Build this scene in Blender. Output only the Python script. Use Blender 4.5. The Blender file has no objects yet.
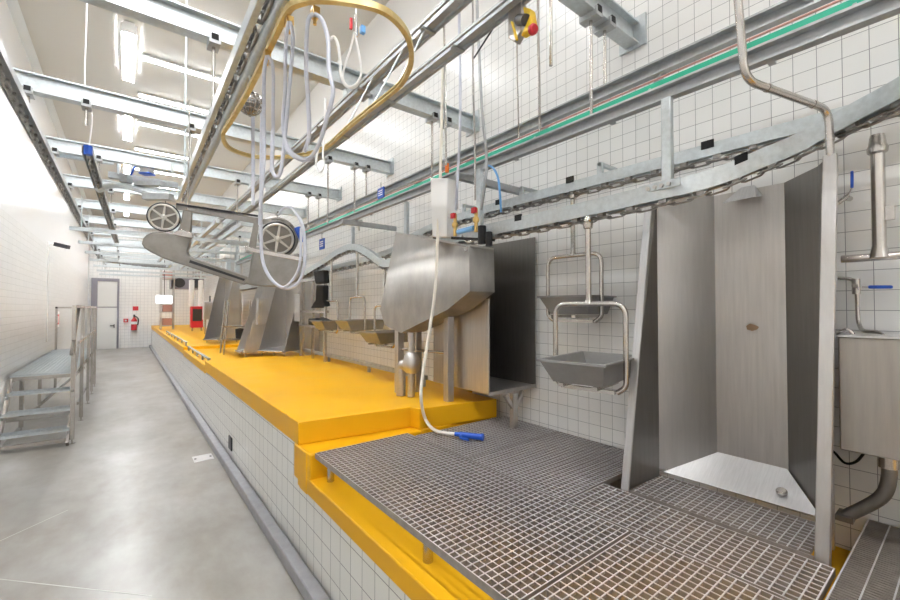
import bpy, bmesh, math, random
from mathutils import Vector, Matrix
random.seed(7)
C = bpy.context.scene.collection
PI = math.pi
V = Vector

# ------------------------------------------------------------------ camera model
F = 415.0; YAW = math.atan(325/415); PITCH = math.atan(8/415); H = 1.94
fw = V((math.sin(YAW)*math.cos(PITCH), math.cos(YAW)*math.cos(PITCH), math.sin(PITCH)))
rt = V((math.cos(YAW), -math.sin(YAW), 0))
up = rt.cross(fw)
EYE = V((0, 0, H))
def ray(u, v): return fw + rt*((u-450)/F) + up*((300-v)/F)
def atd(u, v, d): return EYE + ray(u, v)*d            # a photo point at a given distance
def at(u, v, x=None, y=None, z=None):                 # a photo point on a plane of the room
    d = ray(u, v)
    if x is not None: t = x/d.x
    elif y is not None: t = y/d.y
    else: t = (z-H)/d.z
    return EYE + d*t

# ------------------------------------------------------------------ mesh helpers
def spline(pts, n=6, closed=False):
    P = [V(p) for p in pts]; out = []; N = len(P)
    rng = range(N) if closed else range(N-1)
    for i in rng:
        if closed: a, b, c, d = P[(i-1) % N], P[i], P[(i+1) % N], P[(i+2) % N]
        else: a, b, c, d = P[max(i-1, 0)], P[i], P[i+1], P[min(i+2, N-1)]
        for k in range(n):
            t = k/n
            out.append(0.5*((2*b)+(c-a)*t+(2*a-5*b+4*c-d)*t*t+(3*b-a-3*c+d)*t**3))
    if not closed: out.append(P[-1])
    return out
def fillet(pts, r, n=5):
    P = [V(p) for p in pts]; out = [P[0]]
    for i in range(1, len(P)-1):
        a, b, c = P[i-1], P[i], P[i+1]
        d1 = (a-b); d2 = (c-b)
        k = min(r, d1.length*.48, d2.length*.48)
        p, q = b+d1.normalized()*k, b+d2.normalized()*k
        for j in range(n+1):
            t = j/n
            out.append((1-t)**2*p+2*t*(1-t)*b+t*t*q)
    out.append(P[-1]); return out
def resample(path, step):
    out = []; acc = 0; nxt = step/2
    for a, b in zip(path[:-1], path[1:]):
        L = (b-a).length
        while L > 1e-9 and nxt <= acc+L:
            out.append((a+(b-a)*((nxt-acc)/L), (b-a).normalized())); nxt += step
        acc += L
    return out

class MB:
    def __init__(s): s.bm = bmesh.new()
    def _face(s, vs):
        try: s.bm.faces.new(vs)
        except ValueError: pass
    def bx(s, x0, x1, y0, y1, z0, z1):
        v = [s.bm.verts.new(p) for p in ((x0,y0,z0),(x1,y0,z0),(x1,y1,z0),(x0,y1,z0),(x0,y0,z1),(x1,y0,z1),(x1,y1,z1),(x0,y1,z1))]
        for f in ((3,2,1,0),(4,5,6,7),(0,1,5,4),(1,2,6,5),(2,3,7,6),(3,0,4,7)): s._face([v[i] for i in f])
        return s
    def obx(s, c, ex, ey, ez):                       # oriented box: centre and three half vectors
        c, ex, ey, ez = V(c), V(ex), V(ey), V(ez)
        v = [s.bm.verts.new(c+a*ex+b*ey+d*ez) for d in (-1,1) for a, b in ((-1,-1),(1,-1),(1,1),(-1,1))]
        for f in ((3,2,1,0),(4,5,6,7),(0,1,5,4),(1,2,6,5),(2,3,7,6),(3,0,4,7)): s._face([v[i] for i in f])
        return s
    def bar(s, p, q, w, h, upv=(0,0,1)):             # rectangular bar from p to q
        p, q = V(p), V(q); d = (q-p); n = d.normalized(); u = V(upv)
        sd = n.cross(u)
        if sd.length < 1e-4: sd = n.cross(V((1,0,0)))
        sd.normalize(); u2 = sd.cross(n)
        return s.obx((p+q)/2, d/2, sd*w/2, u2*h/2)
    def cyl(s, p, q, r, n=12, r2=None):
        return s.tube([p, q], r, n, r2=r2)
    def tube(s, pts, r, n=8, closed=False, r2=None):
        P = [V(p) for p in pts]; N = len(P); rings = []
        T = []
        for i in range(N):
            if closed: d = P[(i+1) % N]-P[(i-1) % N]
            else: d = P[min(i+1, N-1)]-P[max(i-1, 0)]
            T.append(d.normalized() if d.length > 1e-9 else V((0,0,1)))
        u = T[0].cross(V((0,0,1)))
        if u.length < 1e-3: u = T[0].cross(V((1,0,0)))
        u.normalize()
        for i in range(N):
            u = (u-T[i]*u.dot(T[i])).normalized(); w = T[i].cross(u)
            rr = r if r2 is None else r+(r2-r)*i/(N-1)
            rings.append([s.bm.verts.new(P[i]+(u*math.cos(2*PI*k/n)+w*math.sin(2*PI*k/n))*rr) for k in range(n)])
        for i in range(N if closed else N-1):
            a, b = rings[i], rings[(i+1) % N]
            for k in range(n): s._face([a[k], a[(k+1) % n], b[(k+1) % n], b[k]])
        if not closed: s._face(rings[0][::-1]); s._face(rings[-1])
        return s
    def sweep(s, path, prof, closed=False, prof_closed=True):   # profile (side, up) swept along a path
        P = [V(p) for p in path]; N = len(P); rings = []
        for i in range(N):
            if closed: d = P[(i+1) % N]-P[(i-1) % N]
            else: d = P[min(i+1, N-1)]-P[max(i-1, 0)]
            d.normalize(); sd = d.cross(V((0,0,1))).normalized(); u = sd.cross(d)
            rings.append([s.bm.verts.new(P[i]+sd*a+u*b) for a, b in prof])
        m = len(prof)
        for i in range(N if closed else N-1):
            a, b = rings[i], rings[(i+1) % N]
            for k in range(m if prof_closed else m-1): s._face([a[k], a[(k+1) % m], b[(k+1) % m], b[k]])
        if not closed and prof_closed: s._face(rings[0][::-1]); s._face(rings[-1])
        return s
    def prism(s, pts, vec):
        P = [V(p) for p in pts]; vec = V(vec)
        a = [s.bm.verts.new(p) for p in P]; b = [s.bm.verts.new(p+vec) for p in P]; n = len(P)
        s._face(a[::-1]); s._face(b)
        for k in range(n): s._face([a[k], a[(k+1) % n], b[(k+1) % n], b[k]])
        return s
    def sheet(s, pts, t):                            # thick sheet, extruded along its own normal
        P = [V(p) for p in pts]
        n = (P[1]-P[0]).cross(P[2]-P[0]).normalized()
        return s.prism(P, n*t)
    def lathe(s, prof, c, axis=(0,0,1), n=20):
        c = V(c); ax = V(axis).normalized()
        u = ax.cross(V((0,0,1)))
        if u.length < 1e-3: u = V((1,0,0))
        u.normalize(); w = ax.cross(u); rings = []
        for r, h in prof:
            rings.append([s.bm.verts.new(c+ax*h+(u*math.cos(2*PI*k/n)+w*math.sin(2*PI*k/n))*max(r, 1e-4)) for k in range(n)])
        for a, b in zip(rings[:-1], rings[1:]):
            for k in range(n): s._face([a[k], a[(k+1) % n], b[(k+1) % n], b[k]])
        s._face(rings[0][::-1]); s._face(rings[-1])
        return s
    def build(s, name, mat, parent=None, bevel=0, smooth=35):
        bmesh.ops.recalc_face_normals(s.bm, faces=s.bm.faces)
        me = bpy.data.meshes.new(name)
        if parent is not None:
            off = V((0,0,0)); p = parent
            while p is not None: off += p.location; p = p.parent
            bmesh.ops.translate(s.bm, verts=s.bm.verts, vec=-off)
        s.bm.to_mesh(me); s.bm.free()
        me.materials.append(mat)
        for p in me.polygons: p.use_smooth = True
        me.set_sharp_from_angle(angle=math.radians(smooth))
        o = bpy.data.objects.new(name, me); C.objects.link(o)
        if parent is not None: o.parent = parent
        if bevel:
            m = o.modifiers.new('bevel', 'BEVEL'); m.width = bevel; m.segments = 2; m.limit_method = 'ANGLE'; m.angle_limit = math.radians(40)
        return o
def thing(name, label, cat, loc=(0,0,0), group=None):
    o = bpy.data.objects.new(name, None); C.objects.link(o); o.empty_display_size = .1
    o.location = loc; o['label'] = label; o['category'] = cat
    if group: o['group'] = group
    return o
def tag(o, label, cat, group=None, kind=None):
    o['label'] = label; o['category'] = cat
    if group: o['group'] = group
    if kind: o['kind'] = kind
    return o
def struct(o): o['kind'] = 'structure'; return o

# ------------------------------------------------------------------ materials
def mat(name, col, rough=.5, metal=0, noise=0, nscale=8, stretch=(1,1,1), bump=0, emit=0, spec=None, trans=0, col2=None, rvar=0):
    m = bpy.data.materials.new(name); m.use_nodes = True
    nt = m.node_tree; b = nt.nodes['Principled BSDF']
    b.inputs['Base Color'].default_value = (*col, 1); b.inputs['Roughness'].default_value = rough; b.inputs['Metallic'].default_value = metal
    if spec is not None: b.inputs['Specular IOR Level'].default_value = spec
    if emit:
        b.inputs['Emission Color'].default_value = (*col, 1); b.inputs['Emission Strength'].default_value = emit
    if trans: b.inputs['Transmission Weight'].default_value = trans
    if noise or bump or rvar:
        g = nt.nodes.new('ShaderNodeNewGeometry'); mp = nt.nodes.new('ShaderNodeMapping'); mp.inputs['Scale'].default_value = stretch
        nt.links.new(g.outputs['Position'], mp.inputs['Vector'])
        nz = nt.nodes.new('ShaderNodeTexNoise'); nz.inputs['Scale'].default_value = nscale; nz.inputs['Detail'].default_value = 6; nz.inputs['Roughness'].default_value = .6
        nt.links.new(mp.outputs[0], nz.inputs['Vector'])
        if noise:
            rp = nt.nodes.new('ShaderNodeValToRGB')
            c2 = col2 or tuple(c*(1-noise) for c in col)
            rp.color_ramp.elements[0].position = .3; rp.color_ramp.elements[1].position = .7
            rp.color_ramp.elements[0].color = (*c2, 1); rp.color_ramp.elements[1].color = (*[min(1, c*(1+noise*.4)) for c in col], 1)
            nt.links.new(nz.outputs['Fac'], rp.inputs[0]); nt.links.new(rp.outputs[0], b.inputs['Base Color'])
        if rvar:
            mr = nt.nodes.new('ShaderNodeMapRange'); mr.inputs[1].default_value = .3; mr.inputs[2].default_value = .7
            mr.inputs[3].default_value = rough-rvar; mr.inputs[4].default_value = rough+rvar
            nt.links.new(nz.outputs['Fac'], mr.inputs[0]); nt.links.new(mr.outputs[0], b.inputs['Roughness'])
        if bump:
            bp = nt.nodes.new('ShaderNodeBump'); bp.inputs['Strength'].default_value = bump; bp.inputs['Distance'].default_value = .004
            nt.links.new(nz.outputs['Fac'], bp.inputs['Height']); nt.links.new(bp.outputs[0], b.inputs['Normal'])
    return m
def tile_mat(name, axes, size, grout, tile=(.86,.86,.85), gcol=(.27,.27,.28), off=(0,0), top=None, paint=(.85,.85,.84)):
    m = bpy.data.materials.new(name); m.use_nodes = True; nt = m.node_tree; b = nt.nodes['Principled BSDF']; L = nt.links.new
    g = nt.nodes.new('ShaderNodeNewGeometry'); sp = nt.nodes.new('ShaderNodeSeparateXYZ'); L(g.outputs['Position'], sp.inputs[0])
    cb = nt.nodes.new('ShaderNodeCombineXYZ'); ix = {'x':0,'y':1,'z':2}
    for k, a in enumerate(axes):
        ad = nt.nodes.new('ShaderNodeMath'); ad.operation = 'ADD'; ad.inputs[1].default_value = 50*size[k]-off[k]
        L(sp.outputs[ix[a]], ad.inputs[0]); L(ad.outputs[0], cb.inputs[k])
    br = nt.nodes.new('ShaderNodeTexBrick'); br.offset = 0; br.squash = 1
    L(cb.outputs[0], br.inputs['Vector'])
    br.inputs['Scale'].default_value = 1; br.inputs['Brick Width'].default_value = size[0]; br.inputs['Row Height'].default_value = size[1]
    br.inputs['Mortar Size'].default_value = grout; br.inputs['Mortar Smooth'].default_value = .1
    br.inputs['Color1'].default_value = (*tile, 1); br.inputs['Color2'].default_value = (*[c*.965 for c in tile], 1); br.inputs['Mortar'].default_value = (*gcol, 1)
    col = br.outputs['Color']; hf = br.outputs['Fac']
    if top is not None:
        gt = nt.nodes.new('ShaderNodeMath'); gt.operation = 'GREATER_THAN'; gt.inputs[1].default_value = top; L(sp.outputs[2], gt.inputs[0])
        mx = nt.nodes.new('ShaderNodeMix'); mx.data_type = 'RGBA'; L(gt.outputs[0], mx.inputs['Factor']); L(col, mx.inputs['A']); mx.inputs['B'].default_value = (*paint, 1)
        col = mx.outputs['Result']
        sb = nt.nodes.new('ShaderNodeMath'); sb.operation = 'SUBTRACT'; sb.use_clamp = True; L(hf, sb.inputs[0]); L(gt.outputs[0], sb.inputs[1]); hf = sb.outputs[0]
    L(col, b.inputs['Base Color']); b.inputs['Roughness'].default_value = .22
    bp = nt.nodes.new('ShaderNodeBump'); bp.invert = True; bp.inputs['Strength'].default_value = .5; bp.inputs['Distance'].default_value = .002
    L(hf, bp.inputs['Height']); L(bp.outputs[0], b.inputs['Normal'])
    return m
def floor_mat():
    m = bpy.data.materials.new('concrete_floor'); m.use_nodes = True; nt = m.node_tree; b = nt.nodes['Principled BSDF']; L = nt.links.new
    g = nt.nodes.new('ShaderNodeNewGeometry')
    def noise(sc, st, det=8):
        mp = nt.nodes.new('ShaderNodeMapping'); mp.inputs['Scale'].default_value = st; L(g.outputs['Position'], mp.inputs['Vector'])
        n = nt.nodes.new('ShaderNodeTexNoise'); n.inputs['Scale'].default_value = sc; n.inputs['Detail'].default_value = det; n.inputs['Roughness'].default_value = .65
        L(mp.outputs[0], n.inputs['Vector']); return n
    n1 = noise(.7, (1,.8,1), 4); n2 = noise(5, (1,.35,1), 6); n3 = noise(1.3, (1.3,.7,1), 5)
    def ramp(n, p0, p1, c0, c1):
        r = nt.nodes.new('ShaderNodeValToRGB'); e = r.color_ramp.elements
        e[0].position, e[1].position = p0, p1; e[0].color, e[1].color = (*c0, 1), (*c1, 1)
        L(n.outputs['Fac'], r.inputs[0]); return r.outputs[0]
    def mul(a, b, f):
        mx = nt.nodes.new('ShaderNodeMix'); mx.data_type = 'RGBA'; mx.blend_type = 'MULTIPLY'; mx.inputs['Factor'].default_value = f
        L(a, mx.inputs['A']); L(b, mx.inputs['B']); return mx.outputs['Result']
    c = ramp(n1, .25, .75, (.25,.235,.21), (.47,.47,.465))
    c = mul(c, ramp(n2, .2, .8, (.74,.73,.71), (1,1,1)), .8)
    c = mul(c, ramp(n3, .3, .62, (.66,.60,.52), (1,1,1)), .8)
    L(c, b.inputs['Base Color']); b.inputs['Roughness'].default_value = .3
    return m
M = {}
M['floor'] = floor_mat()
M['ceil'] = mat('ceiling_paint', (.70,.685,.645), .7)
M['cove'] = mat('cove_paint', (.78,.80,.80), .6)
M['tileR'] = tile_mat('white_wall_tile', 'yz', (.1,.1), .0016, gcol=(.33,.33,.34), off=(.02,.028), top=4.95, paint=(.82,.81,.79))
M['tileL'] = tile_mat('white_aisle_tile', 'yz', (.3,.1), .0018, gcol=(.52,.52,.51), tile=(.85,.85,.84), top=3.3, paint=(.86,.86,.86))
M['tileB'] = tile_mat('white_end_tile', 'xz', (.15,.15), .004, gcol=(.55,.55,.57))
M['tileP'] = tile_mat('platform_tile', 'yz', (.15,.165), .0026, gcol=(.27,.27,.28), off=(.05,.045), tile=(.83,.83,.80))
M['yellow'] = mat('yellow_epoxy', (.80,.415,.008), .4, noise=.04, nscale=3, rvar=.05, spec=.22)
M['kerb'] = mat('grey_kerb_paint', (.33,.33,.35), .5, noise=.15, nscale=10)
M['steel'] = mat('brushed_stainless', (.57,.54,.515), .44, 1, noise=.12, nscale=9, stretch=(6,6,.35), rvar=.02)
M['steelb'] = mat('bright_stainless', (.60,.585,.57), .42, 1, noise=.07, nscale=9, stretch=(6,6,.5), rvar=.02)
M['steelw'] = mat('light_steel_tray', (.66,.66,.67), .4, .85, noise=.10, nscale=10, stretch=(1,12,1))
M['steeld'] = mat('dark_stainless', (.30,.285,.27), .44, 1, noise=.12, nscale=7, stretch=(6,6,.4), rvar=.02)
M['tube'] = mat('stainless_tube', (.58,.55,.52), .25, 1, noise=.1, nscale=20)
M['pan'] = mat('pan_steel', (.29,.285,.28), .45, .4, noise=.1, nscale=12)
M['galv'] = mat('galvanised_steel', (.60,.645,.665), .42, .75, noise=.16, nscale=30, rvar=.08)
M['galvd'] = mat('grey_rail_steel', (.44,.455,.465), .5, .6, noise=.2, nscale=16, rvar=.08)
M['chain'] = mat('oiled_chain_steel', (.38,.365,.35), .38, .95, noise=.3, nscale=30)
M['grate'] = mat('lit_grating_steel', (.72,.70,.71), .42, .55, noise=.12, nscale=25)  # paler copy of the grating steel, light on the tops in its colour
M['grated'] = mat('shaded_grating_steel', (.36,.325,.30), .5, .5, noise=.2, nscale=25)  # darker copy of the grating steel, shade between bars in its colour
M['cast'] = mat('cast_aluminium', (.30,.285,.265), .42, .85, noise=.2, nscale=9)
M['castl'] = mat('pale_wheel_metal', (.68,.66,.62), .4, .7, noise=.15, nscale=12)
M['dark'] = mat('dark_metal', (.05,.05,.055), .45, .5)
M['black'] = mat('black_rubber', (.012,.012,.013), .8)
M['hose'] = mat('pale_hose_plastic', (.56,.58,.66), .3, noise=.1, nscale=20)
M['whose'] = mat('cream_hose', (.80,.76,.68), .4)
M['white'] = mat('white_plastic', (.83,.83,.82), .4)
M['gold'] = mat('yellow_passivated_rail', (.74,.62,.32), .4, .5, noise=.2, nscale=10, col2=(.55,.42,.18))
M['green'] = mat('green_cable_sheath', (.015,.36,.22), .45)
M['pink'] = mat('copper_pipe', (.55,.30,.26), .4, .5)
M['blue'] = mat('blue_plastic', (.015,.09,.50), .38)
M['paleblue'] = mat('pale_blue_plastic', (.16,.40,.75), .4)
M['red'] = mat('red_paint', (.55,.02,.03), .4)
M['orange'] = mat('orange_plastic', (.85,.20,.02), .4)
M['ylw'] = mat('yellow_plastic', (.85,.55,.02), .4)
M['brass'] = mat('brass', (.70,.48,.18), .32, 1)
M['door'] = mat('door_panel_white', (.78,.78,.76), .45)
M['frame'] = mat('door_frame_steel', (.30,.29,.33), .45, .4)
M['tubelight'] = mat('light_diffuser', (.97,.985,1), .5, emit=14)
M['aislelight'] = mat('aisle_light_diffuser', (.97,.985,1), .5, emit=95)
M['lamp'] = mat('lit_panel', (.95,.97,1), .5, emit=1)
M['fix'] = mat('light_housing', (.78,.78,.77), .5)

# ------------------------------------------------------------------ the setting
XL, XR, Y0, Y1, ZC = -1.35, 2.9, -5.0, 25.6, 6.3
struct(MB().bx(XL-.2, XR+.2, Y0-.2, Y1+.2, -.15, 0).build('floor', M['floor']))
struct(MB().bx(XL-.2, XR+.2, Y0-.2, Y1+.2, ZC, ZC+.15).build('ceiling', M['ceil']))
struct(MB().bx(XL-.2, XL, Y0, Y1, 0, ZC).build('wall_left', M['tileL']))
struct(MB().bx(XR, XR+.2, Y0, Y1, 0, ZC).build('wall_right', M['tileR']))
struct(MB().bx(XL-.2, XR+.2, Y1, Y1+.2, 0, ZC).build('wall_back', M['tileB']))
struct(MB().bx(XL-.2, XR+.2, Y0-.2, Y0, 0, ZC).build('wall_front', M['tileB']))
struct(MB().prism([(XL, Y0, ZC), (XL+.1, Y0, ZC), (XL, Y0, ZC-.1)], (0, Y1-Y0, 0)).build('trim_1', M['cove']))
struct(MB().bx(.96, 1.05, Y0, 25.55, 0, .1).build('baseboard_right', M['kerb'], bevel=.01))
for k, (p, q) in enumerate((((-1.6,579),(152,596)),((0,541),(68,510)))):
    a, b = at(p[0],p[1],z=0), at(q[0],q[1],z=0)
    struct(MB().bar(a+V((0,0,-.004)), b+V((0,0,-.004)), .006, .01).build('trim_%d' % (k+2), mat('joint_filler_%d' % k, (.55,.55,.52), .6)))
d = struct(MB().bx(-1.02, -.30, Y1-.06, Y1-.01, 0, 3.2).build('door_1', M['door']))
MB().bx(-1.25, -1.02, Y1-.1, Y1-.005, 0, 3.35).bx(-.30, -.22, Y1-.1, Y1-.005, 0, 3.35).bx(-1.02, -.30, Y1-.1, Y1-.005, 3.2, 3.35).build('door_frame', M['frame'], d)
MB().bx(-1.02, -.30, Y1-.075, Y1-.06, 1.96, 2.0).build('crossbar', M['frame'], d)
MB().bx(-.42, -.38, Y1-.1, Y1-.06, 1.0, 1.16).cyl((-.40, Y1-.1, 1.1), (-.55, Y1-.1, 1.1), .022).build('door_handle', M['dark'], d)

# ------------------------------------------------------------------ raised platform
pf = thing('work_platform', 'long raised tiled platform with yellow epoxy top along the right wall', 'platform', (1.05, 3.15, 0))
MB().bx(1.06, 2.89, Y0+.02, 3.06, 0, .63).bx(1.06, 2.89, 3.06, 3.31, 0, .64).bx(1.06, 2.89, 3.3, 25.55, 0, .90).build('tiled_base', M['tileP'], pf)
def slab(x0, y0, y1, ztop, zf):
    return MB().bx(x0, 2.89, y0, y1, zf, ztop)
poly = [(1.045,3.2),(1.98,3.09),(2.0,2.98),(2.80,2.85),(2.80,3.3),(2.89,3.3),(2.89,7.87),(1.045,7.87)]
MB().prism([(x, y, .90) for x, y in poly], (0,0,.174)).build('yellow_deck', M['yellow'], pf, bevel=.006)
MB().bx(1.045, 2.89, 7.872, 11.04, .86, 1.0).build('yellow_deck', M['yellow'], pf, bevel=.012)
MB().bx(1.045, 2.89, 11.04, 25.5, .90, 1.07).build('yellow_deck', M['yellow'], pf, bevel=.012)
MB().bx(1.045, 2.0, 2.94, 3.3, .64, .8995).bx(2.0, 2.80, 2.93, 3.3, .64, .8998).build('yellow_step', M['yellow'], pf, bevel=.01)
MB().prism([(1.038,3.0,.602),(1.038,3.15,.602),(1.038,3.27,.897),(1.038,3.0,.897)], (.06,0,0)).build('yellow_corner', M['yellow'], pf, bevel=.006)
MB().bx(1.042, 2.89, Y0+.02, 3.2, .605, .72).build('yellow_sill', M['yellow'], pf, bevel=.008)

MB().bx(1.34, 2.86, 1.05, 2.88, .70, .728).build('dark_pit_sheet', mat('dark_pit_brown', (.24,.19,.14), .35, noise=.3, nscale=6), pf)  # dark sheet added so the grating cells above look darker
# kerb rails on the platform edge
def kerb_rail(y0, y1, z, n, label):
    t = thing('kerb_rail', label, 'rail', (1.12, y0, z), 'kerb rails on the platform edge')
    MB().bx(1.10, 1.14, y0, y1, z+.075, z+.10).build('bar', M['galvd'], t, bevel=.004)
    for i in range(n):
        y = y0+.08+(y1-y0-.16)*i/(n-1)
        MB().bx(1.105, 1.135, y-.02, y+.02, z, z+.08).build('post', M['galvd'], t)
kerb_rail(7.95, 10.85, 1.0, 5, 'low grey kerb rail on the lower middle section of the yellow deck')
kerb_rail(11.2, 17.0, 1.07, 7, 'low grey kerb rail on the far section of the yellow deck')

# ------------------------------------------------------------------ gratings
def grating(x0, x1, y0, y1, dx, dy, label, legs=(), z=.905, tb=.0045, deep=.03, cross_deep=.014):
    t = thing('floor_grating', label, 'grating', ((x0+x1)/2, (y0+y1)/2, z-deep), 'floor gratings over the yellow pit')
    m = MB()
    m.bx(x0, x0+.006, y0, y1, z-deep, z).bx(x1-.006, x1, y0, y1, z-deep, z).bx(x0, x1, y0, y0+.006, z-deep, z).bx(x0, x1, y1-.006, y1, z-deep, z)
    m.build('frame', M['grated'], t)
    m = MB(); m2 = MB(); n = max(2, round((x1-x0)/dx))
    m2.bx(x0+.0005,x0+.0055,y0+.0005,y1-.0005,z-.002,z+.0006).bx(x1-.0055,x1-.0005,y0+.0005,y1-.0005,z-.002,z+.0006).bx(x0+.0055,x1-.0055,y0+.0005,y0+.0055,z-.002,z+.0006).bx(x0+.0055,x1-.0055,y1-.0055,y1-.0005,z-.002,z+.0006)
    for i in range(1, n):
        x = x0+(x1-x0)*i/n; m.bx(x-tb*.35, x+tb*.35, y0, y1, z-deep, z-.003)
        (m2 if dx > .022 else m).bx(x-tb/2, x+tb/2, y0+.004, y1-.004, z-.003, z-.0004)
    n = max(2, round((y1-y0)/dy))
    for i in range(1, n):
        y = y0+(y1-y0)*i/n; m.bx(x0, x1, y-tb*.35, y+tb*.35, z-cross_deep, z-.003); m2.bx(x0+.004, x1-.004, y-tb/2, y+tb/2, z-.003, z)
    m.build('bearing_bars', M['grated'], t); m2.build('lit_bar_tops', M['grate'], t)  # pale top strips paint the light that the bar tops catch
    for x, y in legs:
        MB().cyl((x, y, .72), (x, y, z-deep), .025).build('leg', M['tube'], t)
    return t
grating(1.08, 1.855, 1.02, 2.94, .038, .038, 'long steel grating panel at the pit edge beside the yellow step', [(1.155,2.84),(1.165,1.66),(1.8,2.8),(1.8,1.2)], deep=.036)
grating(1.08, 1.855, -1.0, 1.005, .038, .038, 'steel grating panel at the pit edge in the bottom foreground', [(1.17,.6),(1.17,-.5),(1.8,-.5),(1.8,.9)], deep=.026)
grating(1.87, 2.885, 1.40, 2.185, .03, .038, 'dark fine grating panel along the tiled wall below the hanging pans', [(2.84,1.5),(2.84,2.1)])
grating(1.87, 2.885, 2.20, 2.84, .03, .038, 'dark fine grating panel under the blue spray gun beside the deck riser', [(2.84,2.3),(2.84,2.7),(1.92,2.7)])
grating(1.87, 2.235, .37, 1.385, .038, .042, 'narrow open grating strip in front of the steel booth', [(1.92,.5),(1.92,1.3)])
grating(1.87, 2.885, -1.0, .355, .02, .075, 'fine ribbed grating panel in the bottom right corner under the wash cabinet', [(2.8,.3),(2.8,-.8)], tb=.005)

# ------------------------------------------------------------------ large steel booth
bo = thing('wash_booth', 'tall open stainless steel booth with angled walls on the right', 'booth', (2.5, .84, .905))
zt = 2.63
fl_b, fl_t = V((2.25,1.26,.905)), V((2.56,1.26,zt))
fr_b, fr_t = V((2.27,.416,.84)), V((2.50,.406,zt))
A1, A2, A3, A4 = (2.60,1.235), (2.85,1.0), (2.85,.655), (2.64,.47)
def wall(p, q, zb=.93): return [(p[0],p[1],zb),(q[0],q[1],zb),(q[0],q[1],zt),(p[0],p[1],zt)]
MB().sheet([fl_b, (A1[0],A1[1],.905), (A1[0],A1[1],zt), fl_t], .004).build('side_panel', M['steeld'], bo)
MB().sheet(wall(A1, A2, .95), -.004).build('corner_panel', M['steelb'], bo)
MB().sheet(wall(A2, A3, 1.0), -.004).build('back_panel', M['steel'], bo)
MB().sheet(wall(A3, A4, .95), -.004).build('corner_panel', M['steeld'], bo)  # darker steel than the left corner, shade put into the colour
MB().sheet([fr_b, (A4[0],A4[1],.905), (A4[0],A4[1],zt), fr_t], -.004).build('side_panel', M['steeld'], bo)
rs = [at(u, v, x=2.8435) for u, v in ((746,326),(750,323.5),(755,325),(759,327),(757,329.5),(752,331),(747,329.5))]
MB().prism(rs, (.002,0,0)).build('rust_stain', mat('rust_stain', (.30,.19,.11), .6), bo)
# folded front edges
MB().bar(fl_b, fl_t, .045, .014, (1,0,0)).build('edge_flange', M['steelw'], bo, bevel=.003)
MB().bar(fr_b, fr_t, .05, .03, (1,0,0)).build('edge_post', M['steelb'], bo, bevel=.004)
MB().bar((2.56,.44,.84), (2.56,.44,1.2), .03, .03, (1,0,0)).build('rear_foot', M['steel'], bo)
# sloping tray
f1, f2 = (2.615,1.215,.935), (2.64,.485,.935)
MB().sheet([f1, f2, (2.845,.66,1.065), (2.845,.995,1.065)], -.004).build('floor_tray', M['steelw'], bo)
kp = at(782, 492, x=2.70)
MB().lathe([(.016,-.02),(.016,.0),(.024,.004),(.025,.02),(.021,.026),(.0,.027)], kp-V((0,0,.01)), (-.45,0,1), 20).build('drain_knob', M['tube'], bo, bevel=.002)
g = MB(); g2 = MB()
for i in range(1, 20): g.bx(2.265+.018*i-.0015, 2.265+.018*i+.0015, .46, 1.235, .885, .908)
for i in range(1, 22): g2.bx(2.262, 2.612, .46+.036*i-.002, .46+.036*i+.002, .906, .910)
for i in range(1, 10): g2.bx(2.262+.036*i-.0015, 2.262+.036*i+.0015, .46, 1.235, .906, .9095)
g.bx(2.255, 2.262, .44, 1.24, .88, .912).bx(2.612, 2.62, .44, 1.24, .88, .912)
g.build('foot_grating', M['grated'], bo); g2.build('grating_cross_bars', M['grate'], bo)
# small spray deflector on the back panel
a = at(741, 193, x=2.80)
hw = .055
hd = MB()
hd.sheet([a+V((-.03,hw*1.5,-.05)), a+V((-.03,-hw*1.4,-.045)), a+V((.045,-hw*.9,.04)), a+V((.045,hw*.2,.04))], .004)
hd.sheet([a+V((-.03,-hw*1.4,-.045)), a+V((.045,-hw*1.6,-.03)), a+V((.045,-hw*.9,.04))], .004)
hd.cyl(a+V((0,0,-.01)), a+V((.05,0,-.01)), .015)
hd.build('spray_deflector', M['steelw'], bo)

# bent supply pipe into the booth post
pp = thing('supply_pipe', 'white bent pipe dropping from the ceiling to the booth post', 'pipe', (2.5,.41,2.6))
top = V((1.955,.566,ZC))
pA = at(738,0,x=1.93); pB = at(745,80,x=1.955)
path = [pA+(pA-pB)*1.2, pA, pB, (2.49,.408,2.835), (2.50,.406,2.60)]
MB().tube(fillet(path, .07, 6), .0155, 12).build('pipe', M['tube'], pp)
for p in tuple(pB+(V((2.49,.408,2.835))-pB)*k for k in (.25,.8))+((2.497,.407,2.70),):
    q = V(p); dd = (V((2.49,.408,2.835))-pB).normalized() if p[2] > 2.75 else V((0,0,1))
    MB().cyl(q-dd*.006, q+dd*.006, .018).build('weld_ring', M['tube'], pp)

# ------------------------------------------------------------------ right wash cabinet
cb = thing('wash_cabinet', 'stainless steel wash cabinet on the tiled wall at the right edge', 'cabinet', (2.66,.1,1.32))
MB().bx(2.45, 2.87, -.35, .385, 1.325, 1.815).build('body', mat('taupe_stainless', (.44,.41,.375), .45, 1, noise=.1, nscale=9, stretch=(6,6,.4)), cb, bevel=.006)
MB().bx(2.44, 2.875, -.36, .395, 1.815, 1.822).build('lid', M['steelw'], cb)
b0 = [at(888,456,x=2.62), at(889,478,x=2.62), at(880,498,x=2.62), at(846,516,x=2.62)]
MB().tube(spline(b0, 8), .026, 14).build('waste_pipe', M['steeld'], cb)
MB().cyl(b0[0]+V((0,0,.02)), b0[0]-V((0,0,.05)), .033, 16).build('drain_collar', M['tube'], cb)
MB().obx(b0[3], (.05,0,0), (0,.03,0), (0,0,.012)).build('pipe_bracket', M['steeld'], cb)
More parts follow.
